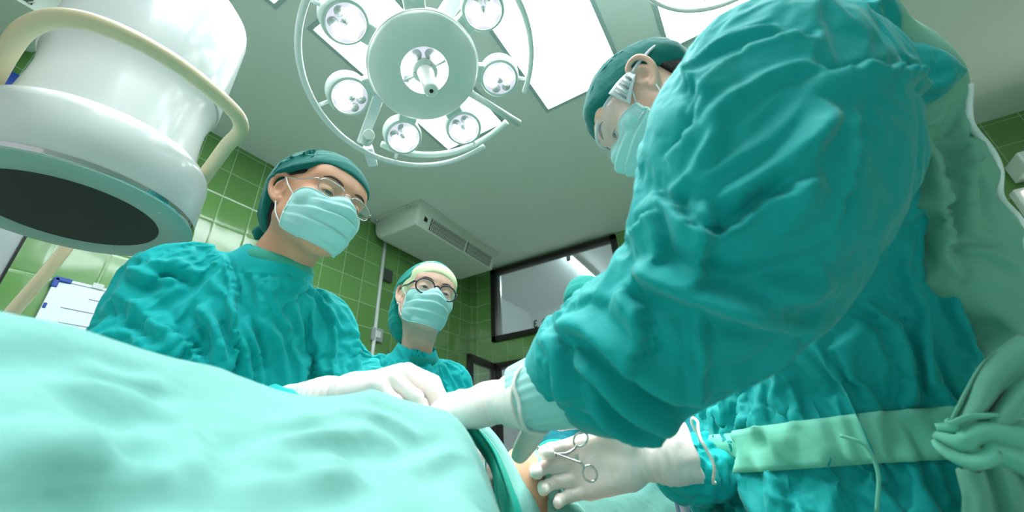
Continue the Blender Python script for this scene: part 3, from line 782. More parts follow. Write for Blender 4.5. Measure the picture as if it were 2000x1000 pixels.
box('yoke_strut', mid, (np.linalg.norm(strut[1] - strut[0]), .034, .014), M['white_paint'], r1, M=Matrix((tuple(d), tuple(s), tuple(n1))).transposed(), bevel=.003)
j0, j1 = pol(.335, 90, -.02), pol(.280, 84, .035)
lathe('joint', [(.0001, 0), (.019, .002), (.019, .05), (.0175, .052), (.019, .054), (.019, .082), (.017, .085), (.0001, .0855)], j0, unit(j1 - j0), M['lamp_grey'], r1, 32, cap=False, sharp=40)
e0, e1 = pol(.345, 91, -.025), pol(.405, 99, -.02); d = unit(e1 - e0); s = unit(np.cross(n1, d))
box('yoke_end_block', (e0 + e1) / 2 + d * .012, (.075, .034, .03), M['white_paint'], r1, M=Matrix((tuple(d), tuple(s), tuple(n1))).transposed(), bevel=.004)
# suspension arm and ceiling mount, behind the head
hub = pol(.40, 180, -.10)
tube('suspension_arm', catmull([pol(.0, 0, -.08), pol(.16, -95, -.20), pol(.62, -95, -.36), pol(1.0, -97, -.42)], 8), .028, M['lamp_grey'], r1, seg=16)
e = pol(1.0, -97, -.42)
tube('ceiling_column', [e, (e[0], e[1], HC)], .045, M['lamp_grey'], r1, seg=24)
# second, smaller view of an identical light: its rail dips into the top edge of the photo
T2 = np.eye(4); T2[:3, :3] = T1[:3, :3]
C2 = at(1418, -188, 1.42)
n2 = unit((-.02, -.10, -1.)); a2, b2 = rot_to(n2)
T2[:3, 0], T2[:3, 1], T2[:3, 2], T2[:3, 3] = a2, b2, n2, C2
RAILS = [('main', 0, 359.5, .359, .008)]; TARGET = (-.08, .66, 1.0); FIELD_W = FIELD_W * 2.4
r2, pt, ax, ay, n2 = operating_light('second surgical light whose curved rail shows at the top edge above the near surgeon', T2)
tube('suspension_arm', catmull([pt(0, 0, -.08), pt(-.2, .1, -.22), pt(-.6, .2, -.34), pt(-.9, .3, -.38)], 8), .028, M['lamp_grey'], r2, seg=16)
e = pt(-.9, .3, -.38)
tube('ceiling_column', [e, (e[0], e[1], HC)], .045, M['lamp_grey'], r2, seg=24)
# ------------------------------------------------------------------ people: head, headwear, mask, glasses
def head_frame(yaw, pitch, roll):
    F = np.array([math.cos(yaw) * math.cos(pitch), math.sin(yaw) * math.cos(pitch), -math.sin(pitch)])
    L0 = np.array([-math.sin(yaw), math.cos(yaw), 0]); U0 = np.cross(F, L0)
    L = math.cos(roll) * L0 + math.sin(roll) * U0
    return np.array([L, F, np.cross(F, L)])        # rows: left, forward, up (L x F = -up, so z = F x L)
class Head:
    """a head in its own frame: x to the person's left, y forward, z up; origin between the ears at eye height"""
    def __init__(s, O, yaw, pitch, roll, root, skin, scale=1.0):
        s.O = np.asarray(O, float); s.M = head_frame(yaw, pitch, roll) * scale; s.sc = scale; s.root = root; s.skin = skin
    def w(s, P): return s.O + np.asarray(P, float) @ s.M
    def l(s, P): return (np.asarray(P, float) - s.O) @ np.linalg.inv(s.M)
    def link(s, name, V, F, m, parent=None, fix=False, smooth=True, sharp=None):
        me = from_np(name, s.w(np.asarray(V)), F, smooth); fixn(me)
        if sharp: me.set_sharp_from_angle(angle=math.radians(sharp))
        return link(name, me, m, parent or s.root)
    def body(s, chain_world, h=.0024, ears=True, extra=None):
        ch = [(s.l(p), r / s.sc) for p, r in chain_world]
        pts = np.array([p for p, r in ch]); lo = np.minimum(pts.min(0) - .09, (-.115, -.125, -.16)); hi = np.maximum(pts.max(0) + .09, (.115, .14, .14))
        f = Field(lo, hi, h)
        f.ell((0, -.014, .03), (.0745, .096, .088), k=.03)
        f.ell((0, .018, -.028), (.064, .070, .082), k=.03)
        for sx in (-1, 1):
            f.cone((sx * .050, -.002, -.055), (sx * .022, .060, -.098), .020, .017, .025)
            f.ell((sx * .044, .056, -.030), (.024, .022, .024), k=.02)                      # cheekbone
            f.cone((sx * .012, .082, .020), (sx * .044, .068, .022), .012, .011, .012)       # brow ridge
        f.cone((0, .064, -.100), (0, .058, -.098), .024, .024, .02)
        f.ell((0, .062, .045), (.058, .030, .040), k=.03)                                   # forehead
        for sx in (-1, 1):
            f.ell((sx * .032, .096, -.002), (.019, .015, .013), k=.012, op='s')             # eye socket
            f.ell((sx * .032, .0745, -.002), (.0165, .0125, .0125), k=.006)                 # eyelid mound
        f.cone((0, .086, .006), (0, .110, -.036), .0085, .0115, .010)                       # nose
        for sx in (-1, 1): f.ell((sx * .0125, .099, -.042), (.0085, .010, .0075), k=.006)
        f.cone((-.018, .084, -.068), (.018, .084, -.068), .008, .008, .008)                 # lips
        f.cone((-.016, .082, -.078), (.016, .082, -.078), .008, .008, .006)
        if ears:
            for sx in (-1, 1):
                def e(y, z, o=0.0): return (sx * (.073 + o - .32 * (y + .01)), y - .004, z)
                f.ell(e(-.012, 0, -.001), (.006, .017, .029), k=.006)
                hx = [e(.004, -.002, .001), e(.006, .014, .004), e(-.002, .029, .007), e(-.014, .034, .008), e(-.026, .027, .009), e(-.030, .012, .008), e(-.027, -.006, .006), e(-.018, -.020, .004), e(-.008, -.029, .002)]
                cp = catmull(hx, 4)
                f.chain([(p, .0042) for p in cp], k=.003)
                f.ell(e(-.004, -.028, .001), (.006, .009, .010), k=.004)                    # lobe
                ah = catmull([e(-.008, .020, .004), e(-.018, .010, .005), e(-.018, -.006, .004), e(-.010, -.016, .003)], 4)
                f.chain([(p, .0032) for p in ah], k=.003)
                f.ell(e(-.006, -.002, .009), (.008, .009, .013), k=.004, op='s')            # concha
                f.ell(e(.005, -.006, .003), (.004, .005, .007), k=.003)                     # tragus
        f.chain([((0, -.030, -.045), .050)] + ch, k=.03)
        if extra: extra(f)
        V, F = f.mesh(2)
        s.bv = BVHTree.FromPolygons([tuple(v) for v in V], [tuple(map(int, q)) for q in F])
        me = from_np('body', s.w(V), F); s.obj = link('body', me, s.skin, s.root); fixn(me); return s.obj
    def face(s, x, z, off=0.0, y0=.2):
        h = s.bv.ray_cast(Vector((x, y0, z)), Vector((0, -1, 0)))
        return np.array(h[0]) + np.array([0, off, 0]) if h[0] is not None else np.array([x, .06, z])
    def side(s, y, z, sx, off=0.0):
        h = s.bv.ray_cast(Vector((sx * .2, y, z)), Vector((-sx, 0, 0)))
        return np.array(h[0]) + np.array([sx * off, 0, 0]) if h[0] is not None else np.array([sx * .07, y, z])
    def eyes(s, look=-32, open_=(-14, -34)):
        for sx in (-1, 1):
            c = np.array([sx * .032, .0735, -.003]); R = .0135
            def sph(r, e0, e1, a0=-62, a1=62, nu=20, nv=10):
                P = np.zeros((nu, nv, 3))
                for i, a in enumerate(np.radians(np.linspace(a0, a1, nu))):
                    # lid edge bows: less open towards the corners
                    bow = math.cos(a * 1.35) if abs(a) < 1.1 else 0
                    for j in range(nv):
                        ee = e0 + (e1 - e0) * j / (nv - 1)
                        ee = math.radians(LM_ + (ee - LM_) * (max(.05, bow) if abs(ee - LM_) < 16 else 1))
                        P[i, j] = c + r * np.array([math.sin(a) * math.cos(ee), math.cos(a) * math.cos(ee), math.sin(ee)])
                return P
            LM_ = (open_[0] + open_[1]) / 2
            V, F = lathe_np([(R * math.sin(t), R * math.cos(t)) for t in np.linspace(.01, PI - .01, 14)], c, (0, 0, 1), 24, cap=False)
            eb = s.link('eyeball', V, F, M['eye'])
            g = np.array([0, math.cos(math.radians(look)), math.sin(math.radians(look))])
            V, F = lathe_np([(.0001, R + .0006), (.004, R + .0004), (.0062, R - .0008)], c, g, 20, cap=False); s.link('iris', V, F, M['iris'], eb)
            P = sph(R + .0016, 62, open_[0]); V, F = grid_mesh(P, .0012); s.link('upper_eyelid', V, F, s.skin)
            P2 = sph(R + .0014, open_[1], -75); V, F = grid_mesh(P2, .0010); s.link('lower_eyelid', V, F, s.skin)
            V, F = tube_np(P[1:-1, -1] + np.array([0, .0006, 0]), [.0004, .0011, .0011, .0004], 6); s.link('eyelashes', V, F, M['hair'])
            # eyebrow
            pth = [s.face(sx * x, z, .0002) for x, z in ((.014, .017), (.022, .0205), (.032, .0235), (.042, .0235), (.051, .019))]
            V, F = tube_np(catmull(pth, 4), [.0012, .0032, .0034, .0024, .0008], 8, flat=.45, up=(0, 1, 0)); s.link('eyebrow', V, F, M['brow'])
    def mask(s, w=1.0):
        """pleated surgical mask, bound edge, two ear loops"""
        nu, nv = 57, 41; P = np.zeros((nu, nv, 3))
        cy = np.array([.106, .1225, .1265, .122, .112, .092, .070]); cz = np.array([-.006, -.022, -.042, -.062, -.082, -.101, -.114])
        sy = np.array([.034, .034, .033, .032, .030, .027, .022]); sz = np.array([-.022, -.033, -.044, -.055, -.067, -.078, -.088]); sxx = np.array([.068, .0695, .070, .070, .069, .067, .062])
        tt = np.linspace(0, 1, 7); am = math.radians(76)
        for j in range(nv):
            t = j / (nv - 1)
            yc, zc, ys, zs, xs = (np.interp(t, tt, q) for q in (cy, cz, sy, sz, sxx))
            for i in range(nu):
                u = -1 + 2 * i / (nu - 1); a = u * am
                q = (math.cos(a) - math.cos(am)) / (1 - math.cos(am)); q2 = q ** .9
                x = xs * w * (.55 * math.sin(a) / math.sin(am) + .45 * u); y = ys + (yc - ys) * q2
                z = zs + (zc - zs) * q ** .7
                # bridge of the nose pinch: the top edge dips onto the cheeks
                z -= .010 * math.exp(-t * 6) * (math.exp(-((abs(u) - .42) / .22) ** 2))
                y -= .014 * math.exp(-t * 6) * math.exp(-((abs(u) - .38) / .2) ** 2)
                # pleats fan out from the sides
                for pz, am2 in ((.25, .0085), (.45, .0100), (.66, .0085)):
                    d = (t - pz - .03 * math.cos(u * 2.2)) / .05
                    y += am2 * (0.3 + .7 * (1 - abs(u) ** 3)) * (1 / (1 + math.exp(-d * 5)) - .5 - .5 * math.tanh(d / 2.2)) * 1.6
                P[i, j] = (x, y, z)
        PF = P.reshape(-1, 3); r_ = noise3(PF * 45 + 3); r2_ = noise3(PF * np.array([25, 25, 60]) + 9)
        P[:, :, 1] += ((.0026 * r_ + .0050 * np.abs(r2_))).reshape(nu, nv) * np.sin(np.linspace(0, PI, nv))[None] ** .5
        # keep clear of the skin
        for i in range(nu):
            for j in range(nv):
                c = np.array([0, .0, P[i, j, 2] * .8 - .012]); d = unit(P[i, j] - c)
                h = s.bv.ray_cast(Vector(c + d * .3), Vector(-d))
                if h[0] is not None:
                    rr = np.linalg.norm(np.array(h[0]) - c) + .0022
                    if np.linalg.norm(P[i, j] - c) < rr: P[i, j] = c + d * rr
        V, F = grid_mesh(P, .0014); mk = s.link('face_mask', V, F, M['mask'])
        for nm, line in (('top_binding', P[:, 0]), ('bottom_binding', P[:, -1]), ('side_binding', P[0]), ('side_binding', P[-1])):
            V, F = tube_np(line, .0017 if 'side' not in nm else .0026, 6, flat=.7); s.link(nm, V, F, M['mask_edge'] if nm != 'bottom_binding' else M['mask'], mk)
        for sx, e in ((-1, P[0]), (1, P[-1])):
            ear_t = np.array([sx * .079, -.006, .026]); ear_b = np.array([sx * .076, -.008, -.030]); back = np.array([sx * .074, -.026, 0.0])
            V, F = tube_np(catmull([e[1], (e[1] * .6 + ear_t * .4) + np.array([sx * .006, 0, .002]), ear_t], 6), .0013, 6); s.link('ear_loop', V, F, M['elastic'], mk)
            V, F = tube_np(catmull([e[-2], (e[-2] * .5 + ear_b * .5) + np.array([sx * .004, 0, -.003]), ear_b], 6), .0013, 6); s.link('ear_loop', V, F, M['elastic'], mk)
        s.maskP = P; return mk
    def glasses(s, kind):
        if kind == 'metal': hw, hh, y0, z0, rad, m, ex = .0265, .0165, .1005, -.008, .0009, M['metal'], 2.8
        else: hw, hh, y0, z0, rad, m, ex = .0265, .0225, .1005, -.009, .0022, M['black_frame'], 2.1
        fr = []; lens = []
        for sx in (-1, 1):
            cx = sx * .0345; P = []
            for t in np.linspace(0, 2 * PI, 40, endpoint=False):
                c, q = math.cos(t), math.sin(t); x = hw * np.sign(c) * abs(c) ** (2 / ex); z = hh * np.sign(q) * abs(q) ** (2 / ex)
                P.append(np.array([cx + x, y0 - .22 * (abs(cx + x) - .012) ** 1.0 * (1 if abs(cx + x) > .012 else 0) * .6 + .002 + .12 * (z), z0 + z]))
            fr.append(tube_np(P, rad, 8, closed=True)); lens.append((sx, P))
        a = lens[0][1][0]; b = lens[1][1][20]
        fr.append(tube_np(catmull([a + (0, 0, .006), (0, y0 + .004, z0 + .010), b + (0, 0, .006)], 5), rad * 1.1, 8))
        g = s.link('eyeglasses', *merge(fr), m)
        for sx, P in lens:
            c = np.mean(P, 0); V = [c] + list(P); F = [(0, 1 + i, 1 + (i + 1) % 40) for i in range(40)]
            s.link('lens', V, F, M['lens'], g)
            hinge = P[20] if sx < 0 else P[0]
            hz = hinge + np.array([sx * .006, -.004, .007])
            pts = catmull([hinge + (0, 0, .006), hz, (sx * .0745, .045, .006), (sx * .0795, .002, .020), (sx * .078, -.022, .010), (sx * .076, -.032, -.010)], 5)
            V, F = tube_np(pts, [rad, rad * 1.5, rad * 1.2, rad * 1.2, rad * 1.4], 8, flat=1.0); s.link('temple', V, F, m, g)
            if kind == 'metal':
                V, F = tube_np([(sx * .011, y0 + .001, z0 - .004), (sx * .0115, y0 - .006, z0 - .008)], .0022, 8); s.link('nose_pad', V, F, M['clear'], g)
        return g
    def cap(s, m, style, fl=None):
        f = Field((-.12, -.20, -.16), (.12, .14, .17), .003)
        def half(p, n):
            sl, P = f.region(f.lo - 1, f.lo + 2); return (P - np.array(p, np.float32)) @ unit(n).astype(np.float32)
        def keep(z0, tilt, yb=-.040):
            A = half((0, .09, z0), (0, tilt, -1.0)); B = np.maximum(half((0, yb, 0), (0, 1.0, -.45)), half((0, -.05, -.072), (0, .35, -1.0)))
            f.D = np.maximum(f.D, np.minimum(A, B))
        f.ell((0, -.008, .036), (.0835, .107, .094) if style != 'loose' else (.081, .104, .089), k=.0); f.ell((0, .048, .050), (.071, .048, .046), k=.012)
        if style == 'tied':
            f.ell((0, -.040, .035), (.086, .090, .100), k=.04); f.ell((0, -.080, -.02), (.064, .045, .055), k=.03)
            keep(.052, .18)
        elif style == 'bonnet':
            f.ell((0, -.055, .034), (.090, .092, .100), k=.04); f.ell((0, -.080, -.045), (.084, .062, .080), k=.04)
            A = half((0, .070, .080), (0, 1.0, -.62)); B = half((0, .0, .032), (0, 0, -1.)); B2 = half((0, -.042, 0), (0, 1, -.1)); f.D = np.maximum(f.D, np.maximum(A, np.minimum(B, B2)))
        elif style == 'loose':
            f.ell((0, -.070, .015), (.070, .045, .060), k=.03)
            keep(.030, .02)
        V, F = f.mesh(3); V, F = subdiv(V, F)
        V = crumple(V, F, .0045, 20, dirn=(1, .2, .1), stretch=4, seed=3)
        if style != 'tied': V = crumple(V, F, .0022, 45, dirn=(0, 1, .6), stretch=4, seed=8)
        if fl: V = s.l(folds(s.w(V), F, fl))
        V = crisp(V, F, 1.0, 10)
        return s.link('surgical_cap', V, F, m)
    def hair(s, z=.030, back=-.06, y=.045):
        f = Field((-.11, -.14, -.14), (.11, .12, .12), .003)
        f.ell((0, -.014, .03), (.0775, .099, .091)); f.ell((0, -.05, -.03), (.058, .055, .06), k=.03)
        sl, P = f.region(f.lo - 1, f.lo + 2)
        A = np.maximum(P[..., 1] - y, z - P[..., 2]); B = np.maximum(P[..., 1] + .044, -.085 - P[..., 2])
        f.D = np.maximum(f.D, np.minimum(A, B)).astype(np.float32)
        V, F = f.mesh(2); return s.link('hair', V, F, M['hair'])
# ------------------------------------------------------------------ gloved hands
def hand(name, W, T, Nn, pose, side, m, parent, cuff=None, scale=1.0, h=.0019):
    """W wrist point, T direction of the fingers, Nn out of the back of the hand; side +1: thumb towards T x N"""
    T = unit(T); Nn = unit(np.asarray(Nn) - T * np.dot(Nn, T)); X = np.cross(T, Nn) * side
    Mx = np.array([X, T, Nn]) * scale; W = np.asarray(W, float)
    def wd(P): return W + np.asarray(P, float) @ Mx
    f = Field((-.085, -.16 if cuff is None else -.02 - cuff[0], -.12), (.12, .215, .075), h)
    # palm
    f.cone((.022, .028, 0), (.028, .088, 0), .017, .0135, .01, flat=((0, 0, 1), .8))
    f.cone((0, .02, 0), (.008, .094, .001), .018, .0145, .012); f.cone((-.014, .025, 0), (-.012, .092, 0), .017, .013, .012)
    f.cone((-.022, .03, -.002), (-.030, .084, -.002), .016, .0125, .012)
    f.cone((-.004, -.03, 0), (0, .02, 0), .0265, .0245, .02, flat=((0, 0, 1), .78))
    f.cone((-.008, -.035, 0), (.008, -.035, 0), .024, .024, .02, flat=((0, 0, 1), .85))
    knx = (.029, .009, -.012, -.031); kny = (.092, .098, .094, .085); ln = ((.042, .026, .021), (.046, .030, .022), (.042, .028, .021), (.033, .021, .019)); rr = (.0098, .0100, .0094, .0084)
    tips = []
    for i in range(4):
        cu, sp = pose['fingers'][i][:3], pose['fingers'][i][3]
        p = np.array([knx[i], kny[i], .001]); ang = 0; pts = [(p, rr[i] * 1.12)]
        for j in range(3):
            ang += math.radians(cu[j])
            d = np.array([math.sin(math.radians(sp)) * math.cos(ang), math.cos(ang) * math.cos(math.radians(sp)), -math.sin(ang)])
            p = p + d * ln[i][j]; pts.append((p, rr[i] * (1.02 - .09 * (j + 1))))
        f.chain(pts, k=.004); tips.append(wd(p))
    th = pose['thumb']; p0 = np.array([.022, .018, -.008]); p1 = p0 + np.array(th[0]) * .045; p2 = p1 + np.array(th[1]) * .033; p3 = p2 + np.array(th[2]) * .026
    f.cone(p0, p1, .0175, .0135, .012); f.cone(p1, p2, .0125, .0112, .006); f.cone(p2, p3, .0112, .0092, .004); tips.append(wd(p3))
    if cuff is not None:
        L, r = cuff; f.cone((-.002, -.03, 0), (-.002, -.03 - L, 0), .028, r, .02)
        V, F = f.mesh(2)
    else: V, F = f.mesh(2)
    # latex creases across the wrist and the knuckles
    N = normals(V, F); y = V[:, 1]
    wav = np.sin(y * 520 + 3 * noise3(V * 30)) * np.exp(-((y + .01) / .035) ** 2) * .0006 + np.abs(noise3(V * np.array([40, 90, 40]) + 5)) * .0011
    if cuff is not None: wav = wav + np.sin(V[:, 0] * 190 + 4 * noise3(V * 25)) * np.clip((-.03 - y) / .04, 0, 1) * .0016
    V = V + N * wav[:, None]
    me = from_np(name, wd(V), F); fixn(me); o = link(name, me, m, parent)
    return o, wd, tips
def cuff_ring(p, d, r, m, parent, name='glove_cuff', lip=.0022, flat=1.0, length=.0):
    a, b, n = frame_of(d); P = []
    for t in np.linspace(0, 2 * PI, 60, endpoint=False):
        P.append(np.asarray(p) + (math.cos(t) * a + math.sin(t) * b * flat) * r * (1 + .03 * math.sin(5 * t + 1) + .02 * math.sin(9 * t)) + n * .003 * math.sin(4 * t))
    return tube(name, P, lip, m, parent, seg=8, closed=True)
def gown_mesh(lo, hi, h, build, parent, m, name='gown', sub=1, wr=None, fl=None, smooth=3):
    f = Field(lo, hi, h); build(f); V, F = f.mesh(smooth)
    if sub: V, F = subdiv(V, F, sub)
    for a in (wr or []): V = crumple(V, F, **a)
    if fl: V = folds(V, F, fl)
    me = from_np(name, V, F); o = link(name, me, m, parent); fixn(me); return o
def legs(hip, foot, parent, m=None):
    for sx, n in ((-1, 'a'), (1, 'b')):
        a = np.array(hip) + np.array([0, sx * .09, 0]); b = np.array(foot) + np.array([0, sx * .11, 0])
        tr = tube('trouser_leg', catmull([a, a * .55 + b * .45 + np.array([.01, 0, 0]), b + np.array([0, 0, .05])], 8), [.095, .08, .07], m or M['gown_dark'], parent, seg=20)
def shoe(p, d, parent):
    f = Field(np.array(p) - (.2, .2, .02), np.array(p) + (.2, .2, .14), .006); d = unit(d); p = np.array(p, float)
    f.cone(p + (0, 0, .045) - d * .03, p + (0, 0, .035) + d * .13, .045, .035, .02); f.plane(p + (0, 0, .004), (0, 0, -1)); f.cone(p + (0, 0, .05), p + (0, 0, .09), .042, .045, .02)
    V, F = f.mesh(2); me = from_np('shoe', V, F); fixn(me); return link('shoe', me, M['white_paint'], parent)

def wrap_band(target, axis_p, z0, z1, off, n=160, nz=8, a0=0, a1=2 * PI, tilt=0.0, thick=.0025, rip=0.0):
    """cloth band hugging a mesh object all round, between two heights"""
    me = target.data; V = [v.co.copy() for v in me.vertices]; F = [tuple(p.vertices) for p in me.polygons]
    bv = BVHTree.FromPolygons(V, F); P = np.zeros((n, nz, 3)); c = np.array(axis_p, float)
    for i, t in enumerate(np.linspace(a0, a1, n)):
        d = np.array([math.cos(t), math.sin(t), 0])
        for j in range(nz):
            z = z0 + (z1 - z0) * j / (nz - 1) + tilt * math.cos(t - 2.0)
            o = np.array([c[0], c[1], z]) + d * 1.0; h = bv.ray_cast(Vector(o), Vector(-d)); 
            r = np.linalg.norm((np.array(h[0]) - np.array([c[0], c[1], z]))) if h[0] is not None else .2
            P[i, j] = np.array([c[0], c[1], z]) + d * (r + off + rip * math.sin(t * 60 + j * .5) * .5)
    for _ in range(2): P[1:-1] = (P[:-2] + 2 * P[1:-1] + P[2:]) / 4
    return grid_mesh(P[:, ::-1] if False else P, thick)

def clothify(V, F, grow=.10, pin=.1, stiff=1.0, bend=5, frames=16, grav=.3, inner=None, fix=None, soft=None):
    """let the sewn shell hang and buckle as real cloth: an oversize fabric held loosely to its cut"""
    o = link('cloth_work', from_np('cloth_work', V, F)); co = None
    vg = o.vertex_groups.new(name='pin')
    W = np.full(len(V), pin)
    if soft is not None: W = W * soft
    if fix is not None: W[fix] = 1.0
    for lv in np.unique(np.round(W, 2)): vg.add([int(i) for i in np.where(np.round(W, 2) == lv)[0]], float(max(lv, .001)), 'REPLACE')
    if inner is not None:
        co = link('cloth_form', from_np('cloth_form', *inner)); fixn(co.data); co.modifiers.new('c', 'COLLISION'); co.collision.thickness_outer = .004
    m = o.modifiers.new('cloth', 'CLOTH'); st = m.settings
    st.quality = 4; st.mass = .1; st.tension_stiffness = 40; st.compression_stiffness = 40; st.shear_stiffness = 8; st.bending_stiffness = bend
    st.tension_damping = 8; st.compression_damping = 8; st.shear_damping = 8; st.bending_damping = .5; st.air_damping = 4
    st.shrink_min = -grow; st.vertex_group_mass = 'pin'; st.pin_stiffness = stiff; st.effector_weights.gravity = grav
    m.collision_settings.use_collision = co is not None; m.collision_settings.use_self_collision = False
    m.point_cache.frame_start = 1; m.point_cache.frame_end = frames
    S.frame_end = max(S.frame_end, frames)
    for fr in range(1, frames + 1): S.frame_set(fr)
    e = o.evaluated_get(bpy.context.evaluated_depsgraph_get()).to_mesh()
    R = np.zeros(len(e.vertices) * 3); e.vertices.foreach_get('co', R); R = R.reshape(-1, 3)
    bpy.data.objects.remove(o)
    if co is not None: bpy.data.objects.remove(co)
    S.frame_set(1)
    return R if len(R) == len(V) and np.isfinite(R).all() else V
def sewn(name, f, parent, m, inner_off=.028, hang=None, fl=None, fine=None, fixf=None, pre=None, cr=1.0, it=14):
    """field -> hanging cloth -> placed folds -> fine buckling -> dense smooth mesh"""
    V, F = f.mesh(3); V0 = V.copy()
    if pre: V = folds(V, F, pre)
    inner = None
    if hang is not None:
        f2D = f.D; f.D = f.D + inner_off; inner = f.mesh(3); f.D = f2D
        V = clothify(V, F, inner=inner, fix=(fixf(V0) if fixf else None), **hang)
    V = relax(V, F, 1, .3)
    if fl: V = folds(V, F, fl)
    if fine is not None:
        V = clothify(V, F, fix=(fixf(V0) if fixf else None), **fine)
    V, F = subdiv(V, F); V = crisp(V, F, cr, it)
    me = from_np(name, V, F); o = link(name, me, m, parent); fixn(me); return o
def crisp(V, F, k=1.0, it=14):
    """sharpen the creases: push each point away from its own smoothed surface"""
    Vs = relax(V, F, it); N = normals(V, F); d = np.einsum('ij,ij->i', V - Vs, N)
    return V + N * np.clip(d * k, -.006, .006)[:, None]
FINE = dict(grow=.035, pin=.10, stiff=.8, bend=6, frames=10, grav=.3)
HANG = dict(grow=.09, pin=.10, stiff=.8, bend=3, frames=14, grav=.5)

def relax_path(P, it=6):
    P = np.array(P)
    for _ in range(it): P[1:-1] = (P[:-2] + 2 * P[1:-1] + P[2:]) / 4
    return P
# ------------------------------------------------------------------ left surgeon
P1 = empty('person', (-.80, .39, 0), 'surgeon with dark green cap, thin metal glasses and mask leaning over the drape at left', 'person')
H1 = Head((-.7138, .4108, 1.4933), .004, .11, -.121, P1, M['skin'])
H1.body([((-.785, .405, 1.39), .050), ((-.832, .402, 1.325), .054), ((-.90, .42, 1.22), .050), ((-.90, .42, 1.08), .05)])
H1.eyes(); H1.hair(); H1.mask(); H1.glasses('metal'); H1.cap(M['cap'], 'tied', [
 ([(560, 345), (600, 300), (660, 290), (710, 320)], .006, .007, 's'), ([(555, 320), (590, 285), (640, 275)], .006, .007, 'r'), ([(540, 345), (575, 290), (600, 275)], .006, -.005, 'v')])
def b1(f):
    f.ell((-.875, .42, 1.16), (.10, .165, .20), k=.05)
    f.cone((-.915, .285, 1.335), (-.815, .535, 1.290), .070, .058, .05)
    f.cone((-.845, .405, 1.33), (-.820, .402, 1.375), .080, .070, .04)
    f.cone((-.87, .42, 1.1), (-.88, .42, .80), .13, .16, .05, flat=((1, 0, 0), .8)); f.cone((-.88, .42, .80), (-.88, .42, .40), .16, .19, .05, flat=((1, 0, 0), .8))
    f.chain([((-.915, .295, 1.330), .074), ((-.915, .275, 1.20), .078), ((-.86, .25, 1.09), .074), ((-.75, .295, 1.062), .055), ((-.63, .365, 1.075), .038)], k=.04)
    f.chain([((-.815, .545, 1.285), .064), ((-.775, .61, 1.16), .068), ((-.72, .61, 1.07), .058), ((-.60, .57, 1.055), .042)], k=.04)
    f.cone((-.825, .402, 1.340), (-.795, .404, 1.353), .074, .064, .03); f.cone((-.812, .402, 1.362), (-.785, .404, 1.44), .052, .068, .005, op='s')
FL1 = [
 ([(335, 500), (420, 560), (470, 640), (490, 740)], .012, .012, 'r'),
 ([(285, 555), (330, 530), (400, 545), (440, 600)], .012, -.010, 'r'),
 ([(430, 480), (460, 560), (462, 650), (455, 740)], .010, .010, 's'),
 ([(300, 620), (360, 650), (405, 700), (425, 750)], .012, .012, 's'),
 ([(240, 560), (290, 600), (330, 660), (350, 730)], .014, .012, 'r'),
 ([(390, 590), (420, 640), (432, 690)], .009, -.014, 'v'),
 ([(480, 620), (505, 680), (512, 750)], .006, -.010, 'v'),
 ([(478, 610), (540, 650), (560, 740)], .009, .006, 'r'),
 ([(640, 560), (655, 650), (650, 750)], .006, .006, 'r'),
 ([(560, 560), (590, 640), (600, 720)], .008, .005, 'r'),
 ([(600, 555), (640, 600), (670, 640)], .006, -.005, 'v'),
 ([(520, 540), (540, 600), (570, 640)], .006, .005, 'r'),
 ([(690, 620), (700, 690), (690, 760)], .008, .006, 'r'),
 ([(260, 520), (330, 540), (360, 520)], .008, -.008, 'v'),
 ([(200, 640), (260, 640), (310, 690)], .010, .008, 'r'),
 ([(350, 745), (430, 748), (480, 738), (560, 765)], .008, .006, 'r'),
]
f = Field((-1.10, .08, .86), (-.52, .78, 1.46), .0062); b1(f)
sewn('gown', f, P1, M['gown'], hang=dict(HANG, grow=.07), fl=FL1, fine=dict(FINE, grow=.10), fixf=lambda V: (V[:, 2] < .89) | (V[:, 0] > -.65) | ((V[:, 2] > 1.335) & (np.abs(V[:, 1] - .40) < .09)))
def skirt(parent, c0, r0, c1, r1, m):
    rr = [(r0 * .96 + (r1 - r0) * t, t) for t in np.linspace(0, 1, 12)]; n = 72; P = np.zeros((n, 12, 3))
    for j, (r, t) in enumerate(rr):
        for k in range(n):
            a = 2 * PI * k / n; q = r * (1 + .05 * t * math.sin(7 * a + t)); P[k, j] = (c0[0] + (c1[0] - c0[0]) * t + q * math.cos(a), c0[1] + (c1[1] - c0[1]) * t + q * math.sin(a), c0[2] + (c1[2] - c0[2]) * t)
    V, F = grid_mesh(P, .003, closed_u=True); me = from_np('gown_skirt', V, F); fixn(me); return link('gown_skirt', me, m, parent)
skirt(P1, (-.88, .42, .90), .13, (-.88, .42, .42), .17, M['gown'])
def collar(C0, rad, tilt, m, parent, r=.0042, seg=48, flat=1.6, sy=1.0, name='collar', n=(0, 0, 1)):
    a, b, n = frame_of(n, (0, 1, 0)); P = [np.array(C0) + rad * (math.cos(t) * a + sy * math.sin(t) * b) for t in np.linspace(0, 2 * PI, seg, endpoint=False)]
    return tube(name, P, r, m, parent, seg=8, closed=True, flat=flat)
collar((-.795, .403, 1.383), .0640, 0, M['collar'], P1, r=.0050, n=(.34, -.02, 1), flat=2.4)
# placket strip down the chest
R1 = np.array([-.478, .428, 1.121])
